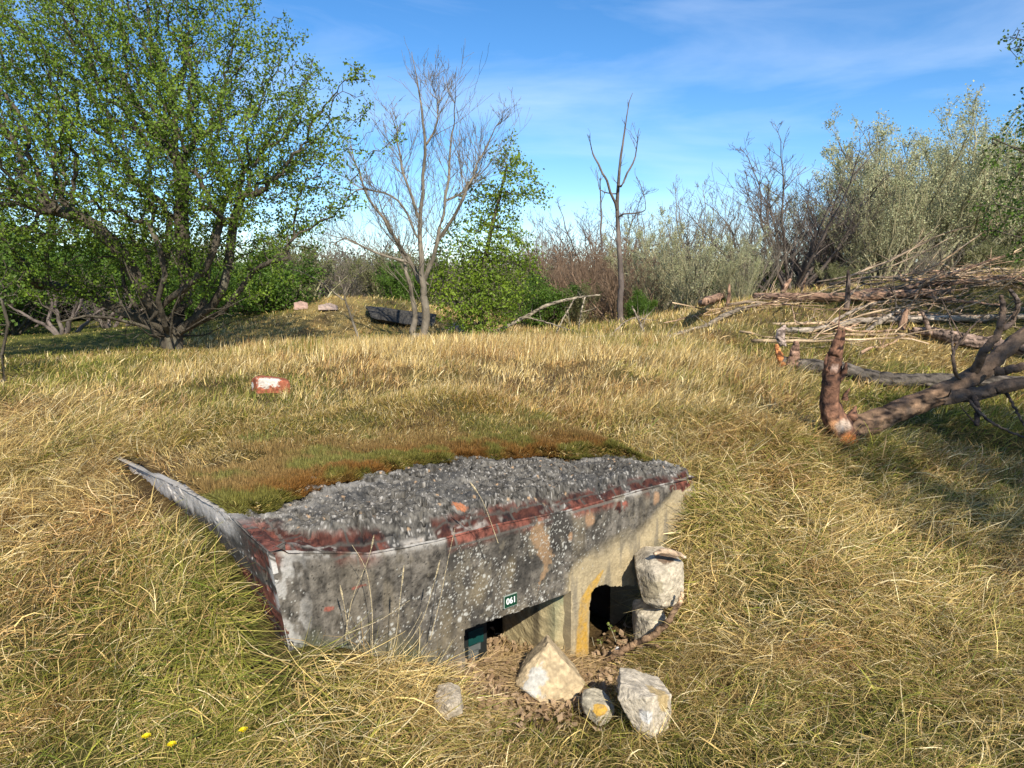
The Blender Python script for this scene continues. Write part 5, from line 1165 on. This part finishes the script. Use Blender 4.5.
    Vb, Fb = make_blades(np.stack([x, y, z-.012], 1), Nn, lay, L, W, th0, th1, S, R.normal(0, .85, len(x)), R)
    C_ = np.repeat(c, 2*(S+1), 0)
    o = mesh_np(name, Vb, Fb, M_grass, C_); tag(o, label, "grass", kind='stuff'); print(name, len(x)); return o
grass_field("dune_grass", 345000, 1.3, 5.2, 4, .0030, 1, "matted straw and green dune grass close around the bunker", .93)
grass_field("meadow_grass", 150000, 4.6, 9.0, 3, .0030, 2, "dry straw coloured grass on the turf roof and slope")
grass_field("distant_grass", 110000, 8.2, 24, 2, .0034, 3, "yellow and green grass on the far slopes and lawn")
# low moss cushions and short turf on the roof
def moss_field(n, seed):
    R = np.random.default_rng(seed); u = R.uniform(.0, LW+.05, n); v = moss_v(u)-.03+R.exponential(.32, n); m = (v < VD); u, v = u[m], v[m]; x, y = xy(u, v); z = surf(x, y); ok = z > roof_z(u, v)-.05
    x, y, z, u, v = x[ok], y[ok], np.maximum(z, roof_z(u, v))[ok], u[ok], v[ok]; Nn = normals(x, y); k = len(x)
    n1 = fbm(x*5, y*5, s=71, o=4); t = sstep(.42, .58, n1)[:, None]; dm = sstep(.5, .0, v-moss_v(u))[:, None]
    c = (np.array([.17, .155, .03])*(1-t)+np.array([.22, .10, .02])*t)*dm+(np.array([.20, .19, .05])*(1-t)+np.array([.26, .17, .06])*t)*(1-dm); c = c*R.uniform(.5, 1.35, (k, 1))
    a = R.uniform(0, 6.28, k); Vb, Fb = make_blades(np.stack([x, y, z-.004], 1), Nn, np.stack([np.cos(a), np.sin(a)], 1), R.uniform(.008, .028, k)*(.5+1.2*noise(x*18, y*18, s=7)), R.uniform(.003, .007, k), R.uniform(0, .5, k), R.uniform(.2, 1.3, k), 1, R.normal(0, .3, k), R)
    tag(mesh_np("roof_moss", Vb, Fb, M_grass, np.repeat(c, 4, 0)), "green and rust brown moss along the concrete roof edge", "moss", kind='stuff')
moss_field(110000, 4)
# leaf litter in front of and inside the window slot
def litter(n, seed):
    R = np.random.default_rng(seed); pts = [(.95, .12, .14, .16), (1.1, .02, .18, .1), (1.2, -.12, .2, .12), (1.35, -.3, .3, .1), (1.7, -.12, .2, .07), (.75, -.15, .06, .06), (1.0, -.3, .2, .08), (1.15, .3, .12, .1)]
    k = R.integers(0, len(pts), n); q = np.array(pts)[k]; u = q[:, 0]+R.normal(0, 1, n)*q[:, 2]; v = q[:, 1]+R.normal(0, 1, n)*q[:, 3]; ok = ~((np.abs(v) < .0) ); x, y = xy(u, v)
    z = H_ground(x, y)+R.uniform(0, .03, n)
    V, F3, C_ = leaves_mesh(np.stack([x, y, z], 1), 1, .002, .034, [(.20, .12, .06), (.50, .37, .24)], seed, up=.1)
    tag(mesh_np("leaf_litter", V, F3, M_litter, C_), "brown dead leaves gathered at the window slot and doorway", "leaf litter", kind='stuff')
litter(3600, 6)
# dead straw thatch in the hollow
def straw_heap(n, seed):
    R = np.random.default_rng(seed); u = R.normal(1.12, .2, n); v = R.normal(.02, .16, n); m = (v > -.4) & (u > UW0+.03) & (u < UW1+.1); u, v = u[m], v[m]
    x, y = xy(u, v); k = len(x); z = H_ground(x, y)+R.uniform(0, .02, k); Nn = np.tile([0, 0, 1.], (k, 1)); a = np.arctan2(-Id[1], -Id[0])+R.normal(0, .9, k)
    Vb, Fb = make_blades(np.stack([x, y, z], 1), Nn, np.stack([np.cos(a), np.sin(a)], 1), R.uniform(.05, .16, k), R.uniform(.002, .004, k), R.uniform(.9, 1.5, k), R.uniform(1.4, 1.9, k), 3, R.normal(0, .6, k), R)
    c = np.array([.55, .39, .19])*R.uniform(.5, 1.25, (k, 1)); tag(mesh_np("straw_litter", Vb, Fb, M_grass, np.repeat(c, 8, 0)), "reddish dead straw heaped in the hollow at the window slot", "straw", kind='stuff')
straw_heap(6000, 9)
# tall dry stalks in front of the wall
stalks = [((345, 640), (352, 600), (368, 560), (374, 535)), ((372, 655), (372, 610), (366, 570), (352, 545)), ((380, 690), (395, 640), (400, 600), (404, 565)), ((430, 640), (440, 600), (448, 560), (455, 528)), ((395, 660), (420, 625), (432, 590), (440, 560)), ((330, 650), (345, 635), (380, 620), (410, 600)), ((365, 670), (350, 640), (345, 610), (340, 585)), ((352, 690), (380, 665), (405, 640), (422, 612)), ((498, 543), (490, 520), (482, 500), (470, 482)), ((880, 500), (884, 480), (890, 462), (896, 450)), ((935, 480), (940, 466), (944, 455), (950, 450))]
for k, l in enumerate(stalks):
    g = gpt(*l[0]); Y0 = g[1] if k != 8 else atZ(498, 543, .6)[1]+.02
    if k < 8: Y0 = min(Y0, onF(*l[0])[1]-.08)
    p = spline([atY(a, b, Y0-.04*i) for i, (a, b) in enumerate(l)], 14); V, Fc = merge([tube(p, np.linspace(.0016, .0008, 14), 4)]+([tube(p[-4:], [.001, .0035, .003, .0008], 5)] if k % 2 == 0 else []))
    o = mesh_np("dry_stalk", V, Fc, M_log, np.tile([.55, .45, .28], (len(V), 1)), base=p[0]); o.location = tuple(p[0]); tag(o, "tall dry grass stalk standing in front of the bunker wall" if k < 8 else ["thin dry stalk leaning over the rough roof concrete", "pale dry stalk below the big fallen tree, left one of two", "pale dry stalk below the big fallen tree, right one of two"][k-8], "grass stalk", "dry grass stalks")
# yellow flowers
M_fl = m_noise("yellow_petal", [(.3, (.80, .62, .01)), (.7, (.85, .70, .02))], 30, .6, 0)
for k, (px, py, lb) in enumerate([(153, 752, "yellow dandelion in the grass at the bottom left, leftmost of three"), (178, 758, "yellow dandelion in the grass, middle and lowest of three"), (248, 742, "yellow dandelion in the grass, rightmost of three")]):
    p = gpt(px, py)+np.array([0, -.03, .05]); root = empty("dandelion", p-np.array([0, 0, .05]), lb, "flower", "dandelions"); B0 = np.array(root.location)
    V = []; F4 = []
    for j in range(26):
        a = j*2.4; rr = .0115*math.sqrt((j+1)/26); el = .3+.9*(1-(j+1)/26); c = np.array([cos(a), sin(a), 0]); s2 = np.array([-sin(a), cos(a), 0]); b = p+c*rr*.3; e = p+c*(rr+.003)+np.array([0, 0, .006*el]); i = len(V)
        V += [b-s2*.001, b+s2*.001, e+s2*.0022, e-s2*.0022]; F4.append([i, i+1, i+2, i+3])
    mesh_np("petals", np.array(V), np.array(F4), M_fl, parent=root, base=B0)
    v, q, t = tube([p-[0, 0, .05], p-[0, 0, .025], p], [.0012]*3, 5); V, Fc = merge([(v, q, t)]); mesh_np("stem", V, Fc, M_grass, np.tile([.12, .18, .04], (len(V), 1)), parent=root, base=B0)
# sprigs growing in the doorway
Ydoor = onF(610, 640, .0)[1]
for k, (l, lb) in enumerate([([(619, 652), (614, 636), (609, 624)], "thin leafy sprig growing up in the doorway, tallest"), ([(606, 660), (602, 648), (600, 640)], "thin leafy sprig growing up in the doorway, short one"), ([(602, 662), (595, 648), (592, 637)], "bare thin sprig in the doorway, leftmost")]):
    p = spline([atY(a, b, Ydoor) for a, b in l], 10); root = empty("sprig", p[0], lb, "plant", "sprigs in the doorway"); V, Fc = merge([tube(p, np.linspace(.002, .001, 10), 5)]); mesh_np("stem", V, Fc, M_log, np.tile([.4, .36, .25], (len(V), 1)), parent=root, base=p[0])
    if k < 2: V, F3, C_ = leaves_mesh(p[-4:], 3, .005, .014, [(.2, .26, .05), (.3, .36, .08)], k); mesh_np("leaf", V, F3, M_leaf, C_, parent=root, base=p[0])
